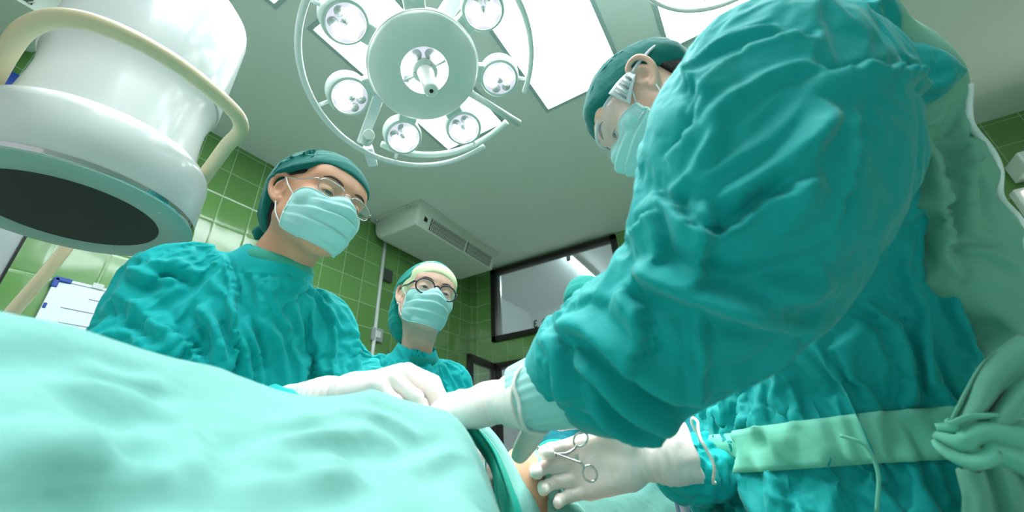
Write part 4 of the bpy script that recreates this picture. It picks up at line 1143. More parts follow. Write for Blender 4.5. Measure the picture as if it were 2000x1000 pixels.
# cap ties: knot and two loose tails
kn = H1.w((0, -.128, -.045))
f = Field(kn - .07, kn + .07, .003)
f.ell(H1.w((-.012, -.118, -.035)), (.026, .020, .028), k=.01); f.ell(H1.w((.014, -.122, -.052)), (.022, .018, .024), k=.01); f.ell(H1.w((-.03, -.132, -.05)), (.016, .012, .018), k=.008)
V, F = f.mesh(2); V = crumple(V, F, .005, 50, seed=4); me = from_np('cap_knot', V, F); fixn(me); link('cap_knot', me, M['cap'], P1)
for dx in ((-.02, -.16, -.10, -.19), (.0, -.15, -.12, -.17)):
    tube('cap_tie', catmull([H1.w((-.02, -.12, -.06)), H1.w((dx[0], dx[1], dx[2])), H1.w((dx[0] - .015, dx[3] - .02, dx[2] - .035))], 6), [.004, .003, .004], M['cap'], P1, seg=8, flat=.4)
legs((-.88, .42, .85), (-.88, .42, .06), P1); shoe((-.88, .31, 0), (1, 0, 0), P1); shoe((-.88, .53, 0), (1, 0, 0), P1)
# his right hand: back up, fingers bent down to the operating site
pose_grip = dict(fingers=[(50, 35, 20, 4), (48, 45, 25, 0), (52, 48, 28, -2), (55, 50, 30, -6)], thumb=[(.55, .6, -.6), (.15, .75, -.65), (-.05, .8, -.6)])
Wr = at(665, 770, .635); pose_grip1 = dict(fingers=[(38, 40, 22, 3), (42, 46, 26, 0), (48, 48, 28, -3), (52, 50, 30, -6)], thumb=[(.55, .7, -.5), (.15, .8, -.55), (-.05, .8, -.6)])
o, wd, tips = hand('glove', Wr, at(800, 728, .60) - Wr, (-.05, -.42, .90), pose_grip1, -1, M['glove'], P1, cuff=(.06, .036), scale=1.14)
cuff_ring(wd((0, -.095, 0)), wd((0, -1, 0)) - wd((0, 0, 0)), .038, M['glove'], o)
o, wd, tips = hand('glove', (-.53, .55, 1.06), (.09, -.05, .0), (0, .1, 1), pose_grip, 1, M['glove'], P1, cuff=(.05, .036))
cuff_ring(wd((0, -.075, 0)), wd((0, -1, 0)) - wd((0, 0, 0)), .038, M['glove'], o)
# ------------------------------------------------------------------ woman behind, second from left
P2 = empty('person', (-.86, .84, 0), 'woman in teal gown and bonnet with pale headband, round dark glasses and mask, standing behind', 'person')
H2 = Head((-.827, .8797, 1.4506), -.523, -.06, -.204, P2, M['skin_fair'], 1.0)
H2.body([((-.865, .90, 1.36), .044), ((-.890, .91, 1.28), .046), ((-.93, .93, 1.18), .05), ((-.93, .93, 1.05), .05)])
H2.eyes(look=-20, open_=(0, -26)); H2.hair(y=.03); H2.mask(.97); H2.glasses('round'); H2.cap(M['cap_teal'], 'bonnet')
# pale yellow headband under the cap
f = Field((-.11, -.14, -.10), (.11, .14, .15), .003)
f.ell((0, -.008, .036), (.0825, .1065, .0935)); f.ell((0, .048, .050), (.0705, .0475, .0455), k=.012); f.plane((0, .092, .046), (0, .70, -.80)); 
V, F = f.mesh(2); H2.link('headband', V, F, mat('headband_pale_yellow', (226, 236, 190), .8, sheen=.2))
f = 0
V, F = lathe_np([(.0001, .004), (.003, .003), (.004, 0), (.003, -.003), (.0001, -.004)], (-.079, -.008, -.036), (1, 0, 0), 12, cap=False); H2.link('earring', V, F, M['metal'])
def b2(f):
    q = np.array([.497, .868, 0]); c = np.array([-.915, .92, 1.235])
    f.ell(c + (0, 0, -.12), (.10, .15, .16), k=.05)
    f.cone(c - q * .13, c + q * .13, .052, .052, .05); f.cone(c + (.01, 0, .01), c + (.030, -.012, .062), .072, .064, .04)
    f.cone(c + (0, 0, -.13), (-.93, .93, .75), .12, .15, .05); f.cone((-.93, .93, .75), (-.93, .93, .4), .15, .18, .05)
    for s in (-1, 1):
        f.chain([(c + q * .14 * s, .056), (c + q * .18 * s + np.array([.05, -.03, -.16]), .052), (c + q * .10 * s + np.array([.19, -.12, -.19]), .042)], k=.04)
    f.cone((-.885, .910, 1.262), (-.86, .895, 1.38), .044, .062, .006, op='s')
FL2 = [([(770, 660), (800, 720), (800, 760)], .008, .006, 'r'), ([(850, 700), (870, 740), (880, 765)], .006, .006, 's'), ([(740, 690), (760, 740)], .007, .006, 'r'), ([(790, 690), (830, 725), (870, 735)], .005, .003, 's')]
f = Field((-1.22, .64, .92), (-.58, 1.20, 1.36), .0070); b2(f)
sewn('gown', f, P2, M['gown'], hang=dict(HANG, grow=.06, frames=12), fl=FL2, fine=dict(FINE, grow=.08, frames=10), fixf=lambda V: (V[:, 2] < .95) | ((V[:, 2] > 1.265) & (np.hypot(V[:, 0] + .88, V[:, 1] - .91) < .085)))
skirt(P2, (-.93, .93, .96), .12, (-.93, .93, .42), .16, M['gown'])
collar((-.882, .907, 1.288), .060, 0, M['cap_teal'], P2, r=.007, n=(.42, -.28, 1), flat=2.0)
legs((-.93, .93, .8), (-.93, .93, .06), P2); shoe((-.93, .82, 0), (1, -.6, 0), P2); shoe((-.93, 1.04, 0), (1, -.6, 0), P2)
c = np.array([-.915, .92, 1.235]); q = np.array([.497, .868, 0])
for s in (-1, 1):
    o, wd, tips = hand('glove', c + q * .10 * s + np.array([.21, -.135, -.19]), (.7, -.7, 0), (0, 0, 1), pose_grip, -s, M['glove'], P2, cuff=(.04, .036), h=.003)
# ------------------------------------------------------------------ near surgeon on the right
P3 = empty('person', (.14, .66, 0), 'big near surgeon in teal gown at right, bowed head with green cap and clear goggles', 'person')
H3 = Head((-.0522, .6076, 1.5727), 3.137, .66, -.113, P3, M['skin_fair'], .98)
H3.body([((.01, .62, 1.475), .054), ((.06, .66, 1.41), .058), ((.10, .76, 1.30), .07), ((.12, .82, 1.15), .08)], h=.0022)
H3.eyes(); H3.hair(z=.03, y=.035); H3.mask(); H3.cap(M['cap'], 'loose', [
 ([(1150, 190), (1180, 150), (1225, 135)], .006, .006, 'r'), ([(1160, 170), (1200, 125), (1250, 120)], .006, -.005, 'v'), ([(1190, 105), (1215, 115), (1235, 135)], .006, .005, 'r'), ([(1148, 215), (1170, 175), (1215, 150)], .005, -.004, 'v')])
# clear wrap-round goggles with ridged side arms
P = np.zeros((41, 13, 3))
for i, a in enumerate(np.radians(np.linspace(-82, 82, 41))):
    for j in range(13):
        t = j / 12; z = -.040 + .070 * t; k = 1 - .10 * (2 * t - 1) ** 2 - (.0 if t > .3 else .25 * (.3 - t) * math.exp(-(a / .35) ** 2))
        P[i, j] = (.076 * k * math.sin(a), .030 + .083 * k * math.cos(a), z - .006 * abs(math.sin(a)) * (1 - t))
V, F = grid_mesh(P, .0016); gg = H3.link('goggles', V, F, M['clear'])
V, F = tube_np(list(P[:, -1]), .0028, 8); H3.link('goggle_rim', V, F, M['frost'], gg)
V, F = tube_np(list(P[:, 0]), .0024, 8); H3.link('goggle_rim', V, F, M['frost'], gg)
for sx in (-1, 1):
    Q = np.zeros((14, 7, 3))
    for i in range(14):
        u = i / 13
        for j in range(7):
            v = j / 6 - .5; Q[i, j] = (sx * (.0775 + .004 * math.sin(PI * u)), .044 - .052 * u, .004 + .014 * u + v * (.050 - .034 * u))
    V, F = grid_mesh(Q, .002); H3.link('side_arm', V, F, M['frost'], gg)
    for q in range(5):
        u = .12 + .15 * q; ht = (.050 - .034 * u) * .30
        V, F = tube_np([(sx * (.081 + .004 * math.sin(PI * u)), .044 - .052 * u + dy, .004 + .014 * u + dz) for dy, dz in ((.002, -ht), (-.002, ht))], .0021, 8)
        H3.link('vent_rib', V, F, M['white_paint'] if q % 2 else M['plate'], gg)
    V, F = tube_np(catmull([(sx * .080, -.006, .018), (sx * .082, -.03, .02), (sx * .07, -.075, .022), (sx * .02, -.115, .024), (0, -.118, .024)], 6), .0020, 8, flat=1.6, up=(0, 0, 1)); H3.link('head_strap', V, F, M['frost'], gg)
def b3(f):
    # body of the gown
    f.chain([(at(1560, 110, .62), .11), (at(1615, 340, .66), .105), (at(1670, 580, .68), .140), (at(1650, 790, .67), .205), (at(1630, 950, .68), .245), ((.12, .84, .42), .27)], k=.05, flat=((0, 1, 0), .85))
    f.cone(at(1450, 230, .62), at(1640, 200, .66), .095, .10, .05)
def b3f(f):
    f.chain([((.09, .86, 1.34), .085), ((.10, .99, 1.18), .08), ((.08, .96, 1.04), .074), (at(1425, 880, .745), .062), (at(1350, 885, .69), .053)], k=.03)
def b3s(f):
    # near (left) sleeve and shoulder, one loose tube from the neck to the cuff
    ch = [(1492, 185, 185, .46), (1455, 300, 195, .44), (1435, 400, 180, .42), (1390, 500, 160, .415), (1300, 595, 130, .43), (1212, 652, 118, .46), (1140, 704, 94, .485), (1090, 740, 72, .505)]
    f.chain([(at(x, y, d), r * d / 790) for x, y, r, d in ch], k=.03)
    f.chain([(at(1580, 120, .52), .078), (at(1635, 150, .53), .064), (at(1620, 300, .51), .062), (at(1530, 420, .47), .065)], k=.05)
    f.chain([(at(1680, 120, .54), .045), (at(1790, 145, .53), .028), (at(1868, 140, .52), .006)], k=.03)   # tented corner at the back of the sleeve
    f.ell(at(1205, 770, .465), (.05, .045, .026), k=.03)
    f.ell(at(1145, 615, .49), (.030, .03, .022), k=.03)
FL3 = [
 # long soft folds of the shoulder and upper arm
 ([(1330, 150), (1360, 110), (1420, 60), (1520, 25)], .006, .007, 'r'),
 ([(1345, 200), (1400, 120), (1480, 65), (1600, 40)], .007, .007, 's'),
 ([(1350, 260), (1420, 180), (1500, 120), (1590, 95)], .006, .005, 'r'),
 ([(1300, 270), (1350, 225), (1375, 175), (1345, 120)], .008, .010, 's'),
 ([(1300, 340), (1350, 310), (1395, 250), (1415, 190)], .007, .007, 'r'),
 ([(1340, 350), (1410, 290), (1495, 240), (1560, 170)], .007, -.005, 'v'),
 ([(1400, 355), (1480, 305), (1560, 240), (1620, 190)], .009, .007, 'r'),
 ([(1270, 330), (1330, 370), (1400, 405), (1490, 350), (1580, 300)], .010, .010, 's'),
 ([(1560, 100), (1620, 105), (1700, 110), (1780, 130)], .007, .009, 's'),
 ([(1590, 160), (1570, 240), (1550, 330), (1530, 420)], .012, .007, 'r'),
 ([(1660, 180), (1650, 280), (1610, 400)], .010, .007, 's'),
 ([(1860, 150), (1780, 150), (1720, 115)], .008, .006, 'r'),
 ([(1390, 340), (1395, 420), (1375, 510)], .009, .010, 's'),
 ([(1235, 420), (1290, 380), (1305, 430), (1290, 490)], .008, .008, 's'),
 # elbow and forearm of the sleeve
 ([(1250, 475), (1330, 520), (1420, 545), (1540, 530), (1620, 490)], .014, -.011, 'v'),
 ([(1230, 505), (1300, 495), (1380, 520), (1470, 570), (1560, 590)], .010, .008, 'r'),
 ([(1210, 530), (1255, 560), (1262, 620), (1245, 680)], .009, .012, 's'),
 ([(1350, 550), (1362, 640), (1355, 720)], .006, .007, 'r'),
 ([(1090, 620), (1150, 610), (1200, 640), (1250, 680), (1370, 725)], .013, .013, 'r'),
 ([(1120, 680), (1170, 690), (1230, 740), (1320, 770)], .014, -.015, 'v'),
 ([(1060, 650), (1090, 690), (1110, 780)], .009, .011, 'r'),
 ([(1150, 760), (1230, 800), (1300, 790)], .010, .010, 'r'),
 ([(1380, 700), (1450, 680), (1540, 620)], .010, .007, 'r'),
 # side of the body
 ([(1590, 640), (1640, 720), (1690, 840), (1720, 900)], .006, .007, 'r'),
 ([(1680, 560), (1740, 600), (1780, 680), (1800, 780)], .009, -.009, 'v'),
 ([(1760, 480), (1800, 560), (1830, 680), (1900, 780)], .010, .009, 'r'),
 ([(1850, 480), (1880, 580), (1930, 680)], .010, -.008, 'v'),
]
BODYF = FL3[-4:]; FL3 = FL3[:-4]
f = Field((-.22, .34, .42), (.42, 1.20, 1.62), .0066); b3(f); G3 = None
def lower_front(V): return np.clip((1.10 - V[:, 2]) / .05, 0, 1) * np.clip((.13 - V[:, 0]) / .12, 0, 1) * (np.abs(V[:, 1] - .75) < .4)
V, F = f.mesh(3); V = folds(V, F, BODYF); V = clothify(V, F, grow=.09, pin=.10, stiff=1.0, bend=6, frames=12, grav=.3); V, F = subdiv(V, F); V = crisp(V, F)
V = crumple(V, F, .020, 24, dirn=(0, 0, 1), stretch=2.4, seed=23, mask=lower_front(V)); V = crumple(V, F, .008, 50, dirn=(0, 0, 1), stretch=2.0, seed=29, mask=lower_front(V))
me = from_np('gown', V, F); G3 = link('gown', me, M['gown_near'], P3); fixn(me)
f = Field((-.24, .60, .86), (.30, 1.2, 1.46), .0066); b3f(f)
sewn('sleeve', f, P3, M['gown'], fine=dict(FINE, grow=.12, bend=3))
f = Field((-.34, .14, .92), (.36, .72, 1.60), .0056); b3s(f)
sewn('sleeve', f, P3, M['gown_near'], hang=dict(HANG, grow=.06, pin=.10, grav=.35, bend=2, frames=14), pre=[(p, w, a * 1.5, k) for p, w, a, k in FL3], cr=.6, it=8, fixf=lambda V: (V[:, 0] < -.215) | (V[:, 2] > 1.50))
# pale back of the gown, open behind, with a white bound edge
def b3b(f):
    f.chain([(at(1650, 100, .62), .066), (at(1735, 205, .62), .066), (at(1800, 350, .61), .068), (at(1868, 520, .60), .074), (at(1930, 700, .60), .080), (at(1975, 900, .62), .10), ((.36, .78, .5), .14)], k=.05)
f = Field((.05, .40, .45), (.58, 1.0, 1.66), .0075); b3b(f); V, F = f.mesh(3)
V = folds(V, F, [([(1790, 250), (1830, 330), (1850, 430), (1860, 520)], .009, .012, 's'), ([(1880, 200), (1880, 320), (1900, 450)], .010, .010, 'r'), ([(1830, 270), (1870, 290), (1880, 350)], .008, -.010, 'v'), ([(1870, 470), (1930, 480), (1980, 520)], .007, .006, 'r')])
V = clothify(V, F, grow=.09, pin=.08, stiff=1.0, bend=8, frames=12, grav=.3); V, F = subdiv(V, F); V = crisp(V, F)
me = from_np('gown_back', V, F); o = link('gown_back', me, M['pale_green'], P3); fixn(me); tag(o, 'pale green open back of the gown')
bv = BVHTree.FromPolygons([tuple(v) for v in V], [tuple(map(int, q)) for q in F])
eb = []
for q in catmull([(1886, 165, 0), (1912, 225, 0), (1938, 320, 0), (1960, 410, 0), (1980, 500, 0), (1992, 600, 0)], 10):
    for dx in (30, 22, 14, 7, 0, -8, -16, -26, -40, -60):
        h_ = bv.ray_cast(Vector(CAM), Vector(at(q[0] + dx, q[1], 1.0) - CAM).normalized())
        if h_[0] is not None: eb.append(np.array(h_[0]) + np.array(h_[1]) * 0); break
if len(eb) > 8:
    eb = relax_path(eb); tag(tube('bound_edge', eb, .0042, M['mask_edge'], P3, seg=8), 'pale cream bound edge of the gown back')
# belt
V, F = wrap_band(G3, (.11, .86), .968, 1.028, .007, n=260, tilt=-.010)
o = link('belt', from_np('belt', V, F), M['belt'], P3); fixn(o.data); tag(o, 'pale green waist belt')
# knot and hanging tails of the belt at the hip
def cloth_strip(name, pts, wdt, m, parent, seed=0, thick=.003, nr=(0, -1, 0), amp=.006, n=10):
    C_ = np.array(catmull([np.array(p, float) for p in pts], n)); T = np.gradient(C_, axis=0); T /= np.linalg.norm(T, axis=1, keepdims=True)
    B = np.cross(T, np.array(nr, float)); B /= np.linalg.norm(B, axis=1, keepdims=True); N_ = np.cross(B, T)
    nv = 15; W_ = np.interp(np.linspace(0, 1, len(C_)), np.linspace(0, 1, len(wdt)), wdt) if not np.isscalar(wdt) else np.full(len(C_), wdt)
    P = np.zeros((len(C_), nv, 3))
    for j in range(nv):
        v = j / (nv - 1) - .5; P[:, j] = C_ + B * (v * W_)[:, None] + N_ * (amp * np.sin(v * 14 + seed + np.linspace(0, 3, len(C_))) + amp * .5 * noise3(C_ * 30 + j * .7 + seed))[:, None]
    V, F = grid_mesh(P, thick); o = link(name, from_np(name, V, F), m, parent); fixn(o.data); return o
cloth_strip('belt_tail', [at(1830, 850, .47), at(1880, 865, .45), at(1930, 850, .44), at(2010, 870, .43)], [.02, .05, .045, .06], M['belt'], P3, 1, amp=.008)
cloth_strip('belt_tail', [at(1870, 870, .455), at(1930, 900, .445), at(1960, 980, .44), at(1970, 1080, .44)], [.03, .05, .06, .07], M['pale_green'], P3, 2, amp=.009)
cloth_strip('belt_tail', [at(1880, 850, .46), at(1930, 800, .45), at(1985, 740, .44), at(2060, 700, .43)], [.03, .045, .055, .06], M['pale_green'], P3, 3, amp=.008)
tube('belt_cord', catmull([at(1640, 850, .52), at(1690, 870, .505), at(1715, 925, .50), at(1712, 1000, .50)], 8), .0022, M['belt'], P3)
legs((.14, .68, .8), (.14, .68, .06), P3); shoe((.14, .57, 0), (-1, 0, 0), P3); shoe((.14, .79, 0), (-1, 0, 0), P3)
# near glove: forearm cuff over the knitted cuff, hand edge-on reaching left
def rib_cuff(p, q, r0, r1, parent):
    p = np.array(p); q = np.array(q); d = q - p; L = np.linalg.norm(d); a, b, n = frame_of(d); V = []; F = []; seg = 96; nr = 10
    for i in range(nr):
        t = i / (nr - 1)
        for k in range(seg):
            th = 2 * PI * k / seg; r = (r0 + (r1 - r0) * t) * (1 + .018 * math.cos(24 * th)); V.append(p + d * t + r * (math.cos(th) * a + math.sin(th) * b))
    for i in range(nr - 1):
        for k in range(seg): F.append((i * seg + k, i * seg + (k + 1) % seg, (i + 1) * seg + (k + 1) % seg, (i + 1) * seg + k))
    me = from_np('knitted_cuff', V, F); fixn(me); return link('knitted_cuff', me, M['mask'], parent)
W3 = at(985, 782, .525); T3 = at(835, 800, .60) - W3
pose_flat = dict(fingers=[(22, 18, 12, 3), (18, 16, 12, 1), (20, 18, 12, -2), (26, 20, 14, -5)], thumb=[(.45, .85, -.2), (.2, .95, -.2), (.05, .97, -.25)])
o, wd, tips = hand('glove', W3, T3, (.10, -.45, .9), pose_flat, 1, M['glove'], P3, cuff=(.020, .0385), h=.0018, scale=1.12)
E3 = wd((-.002, -.044, 0)); cuff_ring(E3, wd((0, -1, 0)) - wd((0, 0, 0)), .0415, M['glove'], o)
rib_cuff(wd((-.002, -.020, 0)), at(1100, 752, .50), .0405, .050, P3)
# far glove, palm to the camera, holding the artery forceps
W4 = at(1262, 893, .655); T4 = at(1095, 918, .685) - W4
pose_hold = dict(fingers=[(36, 50, 30, 0), (32, 46, 30, -1), (30, 44, 28, -1), (28, 38, 26, -1)], thumb=[(.72, .66, -.22), (.22, .94, -.26), (-.05, .95, -.30)])
o, wd4, tips4 = hand('glove', W4, T4, (.15, .95, .12), pose_hold, -1, M['glove'], P3, cuff=(.045, .040), h=.0018, scale=1.18)
cuff_ring(wd4((-.002, -.075, 0)), wd4((0, -1, 0)) - wd4((0, 0, 0)), .0465, M['glove'], o)
tube('glove_finger', catmull([at(1062, 800, .54), at(1040, 845, .55), at(1024, 873, .56), at(1012, 893, .57), at(1009, 900, .57)], 6), [.019, .0165, .0150, .0130, .0095, .004], M['glove'], P3, seg=18)
# ------------------------------------------------------------------ fourth person, mostly hidden behind the near sleeve
P4 = empty('person', (-.44, 1.33, 0), 'person in blue-teal gown and green cap mostly hidden behind the near sleeve', 'person')
H4 = Head((-.452, 1.28, 1.447), -1.35, .35, 0, P4, M['skin'], .98)
H4.body([((-.45, 1.33, 1.32), .048), ((-.44, 1.36, 1.26), .054), ((-.44, 1.38, 1.1), .1)], h=.004)
H4.eyes(); H4.mask(); H4.cap(M['cap_teal'], 'loose')
def b4(f):
    f.ell((-.44, 1.36, 1.08), (.18, .11, .22), k=.05); f.cone((-.60, 1.37, 1.19), (-.27, 1.37, 1.19), .07, .07, .06)
    f.cone((-.42, 1.37, 1.1), (-.42, 1.39, .4), .17, .21, .05, flat=((0, 1, 0), .75))
    f.chain([((-.60, 1.37, 1.19), .07), ((-.64, 1.30, 1.02), .062), ((-.52, 1.14, 1.0), .05)], k=.04)
    f.chain([((-.27, 1.37, 1.19), .075), ((-.20, 1.30, 1.02), .070), ((-.22, 1.14, .97), .05)], k=.04)
    f.cone((-.44, 1.36, 1.20), (-.45, 1.33, 1.40), .05, .062, .01, op='s')
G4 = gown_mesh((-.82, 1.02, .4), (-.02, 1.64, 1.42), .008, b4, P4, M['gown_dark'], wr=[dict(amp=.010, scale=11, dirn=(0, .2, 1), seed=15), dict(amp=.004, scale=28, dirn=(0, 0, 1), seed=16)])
legs((-.42, 1.39, .8), (-.42, 1.39, .06), P4); shoe((-.42, 1.28, 0), (0, -1, 0), P4); shoe((-.42, 1.50, 0), (0, -1, 0), P4)
for x in (-.52, -.22):
    hand('glove', (x, 1.12, .99 if x < -.4 else .955), (.05, -1, -.1), (0, 0, 1), pose_grip, 1 if x < -.4 else -1, M['glove_lilac'], P4, cuff=(.05, .036), h=.003)
# ------------------------------------------------------------------ patient, drapes, table
def tps(ctrl):
    c = np.array(ctrl, float); X = c[:, :2]; n = len(X)
    def U(r): return np.where(r > 1e-9, r * r * np.log(r + 1e-12), 0)
    K = U(np.linalg.norm(X[:, None] - X[None], axis=2)) + np.eye(n) * 2e-4
    Pm = np.hstack([np.ones((n, 1)), X]); A = np.block([[K, Pm], [Pm.T, np.zeros((3, 3))]])
    w_ = np.linalg.solve(A, np.concatenate([c[:, 2], np.zeros(3)]))
    return lambda Q: U(np.linalg.norm(Q[:, None] - X[None], axis=2)) @ w_[:n] + w_[n] + Q @ w_[n + 1:]
def hd(x, y, dist):
    v = at(x, y, 1.0) - CAM; v = v / np.hypot(v[0], v[1]) * dist; return v + CAM
ridge = [(-80, 636, .46), (0, 652, .47), (100, 668, .48), (200, 690, .49), (300, 716, .50), (430, 746, .51), (520, 764, .51), (600, 774, .51), (680, 777, .52), (760, 786, .53), (830, 803, .53), (880, 825, .53), (922, 860, .51), (948, 905, .49), (962, 955, .47), (970, 1010, .45)]
ctrl = []
for x, y, d in ridge:
    p = hd(x, y, d); ctrl.append(p)
    u = unit((p - CAM) * (1, 1, 0))
    q = p + u * .08; q[2] -= .030 if x < 800 else .045; ctrl.append(q)
    q = p + u * .16; q[2] -= .10; ctrl.append(q)
    q = p - u * .07; q[2] -= .012; ctrl.append(q)
for x, y, d in ((-80, 860, .26), (100, 900, .26), (300, 930, .27), (500, 940, .27), (700, 950, .29), (850, 960, .33), (940, 990, .36), (0, 760, .36), (300, 810, .38), (550, 845, .38), (760, 870, .40), (880, 905, .42)):
    ctrl.append(hd(x, y, d))
for x, d in ((-80, .17), (300, .17), (600, .17), (850, .20), (1000, .25), (1100, .30)):
    p = hd(x, 1000, d); p[2] = .94; ctrl.append(p)
zf = tps(ctrl)
n = 190; xs = np.linspace(-.78, -.02, n); ys = np.linspace(-.22, .66, n)
XX, YY = np.meshgrid(xs, ys, indexing='ij'); Q = np.stack([XX.ravel(), YY.ravel()], 1); Z = zf(Q)
rr_ = np.hypot(Q[:, 0], Q[:, 1]); az = np.arctan2(Q[:, 0], Q[:, 1])      # fall away towards the near edge of the table
Z = np.clip(Z, .82, 1.16)
# soft folds
w1 = noise3(np.stack([Q[:, 0] * 7 + Q[:, 1] * 6, (Q[:, 1] - Q[:, 0]) * 2.5, Q[:, 0] * 0], 1) + 2.2); w2 = noise3(np.stack([Q[:, 0] * 16 + Q[:, 1] * 14, (Q[:, 1] - Q[:, 0]) * 5, Q[:, 0] * 0], 1) + 8)
Z = Z + .0065 * (1 - 2 * np.abs(w1)) + .0022 * (1 - 2 * np.abs(w2))
G_ = np.stack([XX, YY, Z.reshape(n, n)], -1)
mask_ = np.hypot(G_[..., 0], G_[..., 1]) > .125
# trim beyond the hem line
hem = [at(868, 822, .56), at(1010, 1040, .50)]
h0, h1 = hem[0][:2], hem[-1][:2]; nd = np.array([-(h1 - h0)[1], (h1 - h0)[0]]); nd = nd / np.linalg.norm(nd)
if nd @ (np.array([0, 0]) - h0) > 0: nd = -nd                        # points away from the camera
sd = (G_[..., :2] - h0) @ nd; along = (G_[..., :2] - h0) @ unit(h1 - h0)
V = []; idx = -np.ones((n, n), int)
keepm = mask_ & ~((sd > .035) & (along > -.03))
bmx = bmesh.new()
vs = {}
for i in range(n):
    for j in range(n):
        if keepm[i, j]: vs[i, j] = bmx.verts.new(G_[i, j])
for i in range(n - 1):
    for j in range(n - 1):
        if all((a, b) in vs for a, b in ((i, j), (i + 1, j), (i + 1, j + 1), (i, j + 1))): bmx.faces.new((vs[i, j], vs[i + 1, j], vs[i + 1, j + 1], vs[i, j + 1]))
me = bpy.data.meshes.new('surgical_drape'); bmesh.ops.recalc_face_normals(bmx, faces=bmx.faces); bmx.to_mesh(me); bmx.free()
me.polygons.foreach_set('use_smooth', [True] * len(me.polygons))
V_ = np.array([v.co[:] for v in me.vertices]); F_ = np.array([p.vertices[:] for p in me.polygons])
if normals(V_, F_)[:, 2].mean() < 0: F_ = F_[:, ::-1]
V_ = folds(V_, F_, [(p_, w_, a_ * .95, k_) for p_, w_, a_, k_ in [([(-40, 800), (120, 775), (250, 800), (330, 830)], .022, -.012, 'v'), ([(-40, 960), (130, 930), (330, 965)], .020, -.014, 'v'), ([(-40, 880), (150, 860), (330, 880)], .022, .012, 'r'),
 ([(340, 840), (372, 900), (350, 990)], .016, -.012, 'v'), ([(420, 940), (520, 892), (640, 862), (730, 855)], .015, -.012, 'v'), ([(430, 990), (560, 950), (700, 930)], .014, -.010, 'v'), ([(420, 965), (540, 922), (680, 895)], .012, .009, 'r'),
 ([(150, 705), (230, 735), (330, 750)], .010, -.006, 'v'), ([(640, 800), (740, 815), (820, 860)], .012, -.006, 'v'), ([(780, 930), (850, 900), (900, 880)], .012, -.006, 'v'), ([(560, 810), (700, 835), (790, 890)], .014, .006, 'r')]])
me.vertices.foreach_set('co', V_.ravel()); me.update()
DR = link('surgical_drape', me, M['drape']); sm = DR.modifiers.new('thickness', 'SOLIDIFY'); sm.thickness = .003; sm.offset = -1
tag(DR, 'large pale mint surgical drape over the patient, filling the lower left foreground', 'drape')
# turned hem beside the wound, its shade painted in as darker green, falling to the skin
def sheet(name, A, B, m, parent, amp, freq, ph=0, thick=.0025, nu=70, nv=26, sag=0.0):
    A = np.array(catmull(A, 14)); B = np.array(catmull(B, 14)); k = np.linspace(0, len(A) - 1, nu); k2 = np.linspace(0, len(B) - 1, nu)
    A = np.stack([np.interp(k, np.arange(len(A)), A[:, i]) for i in range(3)], 1); B = np.stack([np.interp(k2, np.arange(len(B)), B[:, i]) for i in range(3)], 1)
    P = np.zeros((nu, nv, 3)); nrm = np.cross(np.gradient(A, axis=0), B - A); nrm /= np.linalg.norm(nrm, axis=1, keepdims=True)
    nrm *= np.sign(nrm[:, 2:3] + 1e-6)
    for j in range(nv):
        t = j / (nv - 1); c = A + (B - A) * t
        P[:, j] = c + nrm * (amp * math.sin(freq * t + ph) * (1 + .4 * np.sin(np.linspace(0, 5, nu) + t * 3)) + sag * math.sin(PI * t))[:, None] + nrm * (amp * .6 * noise3(c * 28))[:, None]
    V, F = grid_mesh(P, thick); o = link(name, from_np(name, V, F), m, parent); fixn(o.data); return o
hemA = [at(878, 822, .548), at(915, 846, .535), at(943, 880, .515), at(960, 930, .49), at(968, 985, .47), at(975, 1060, .46)]
hemB = [at(896, 815, .66), at(938, 846, .655), at(973, 890, .64), at(997, 945, .61), at(1014, 1000, .58), at(1030, 1070, .56)]
hemC = [at(915, 812, .72), at(957, 852, .70), at(992, 900, .68), at(1020, 950, .655), at(1050, 1003, .63), at(1075, 1075, .61)]
o = sheet('turned_hem', hemA, hemB, M['hem'], DR, .0045, 13, .6, nv=40); tag(o, 'turned hem with its shade painted in dark green')
sheet('hem_facing', [p + np.array([0, 0, .002]) for p in hemB], hemC, M['drape'], DR, .003, 9, .6, nv=30, sag=.012)
tube('hem_cord', [p + np.array([0, 0, .003]) for p in catmull(hemB, 8)], .0026, M['drape'], DR)
tube('hem_cord', [p * .5 + q * .5 + np.array([0, 0, .006]) for p, q in zip(catmull(hemA, 8), catmull(hemB, 8))], .0018, M['hem'], DR)
# patient
PT = empty('person', (-.37, .35, .90), 'patient lying under the drapes, only a strip of bare skin showing', 'person')
f = Field((-.62, -.05, .80), (.0, 1.05, 1.16), .006)
f.chain([((-.44, .10, .84), .07), ((-.41, .38, .83), .07), ((-.36, .55, .82), .065), ((-.32, .85, .83), .07)], k=.05)
f.ell(at(1022, 955, .67), (.045, .045, .066), k=.02)
V, F = f.mesh(3); me = from_np('body', V, F); fixn(me); link('body', me, M['skin_patient'], PT)
c = at(1026, 912, .60)
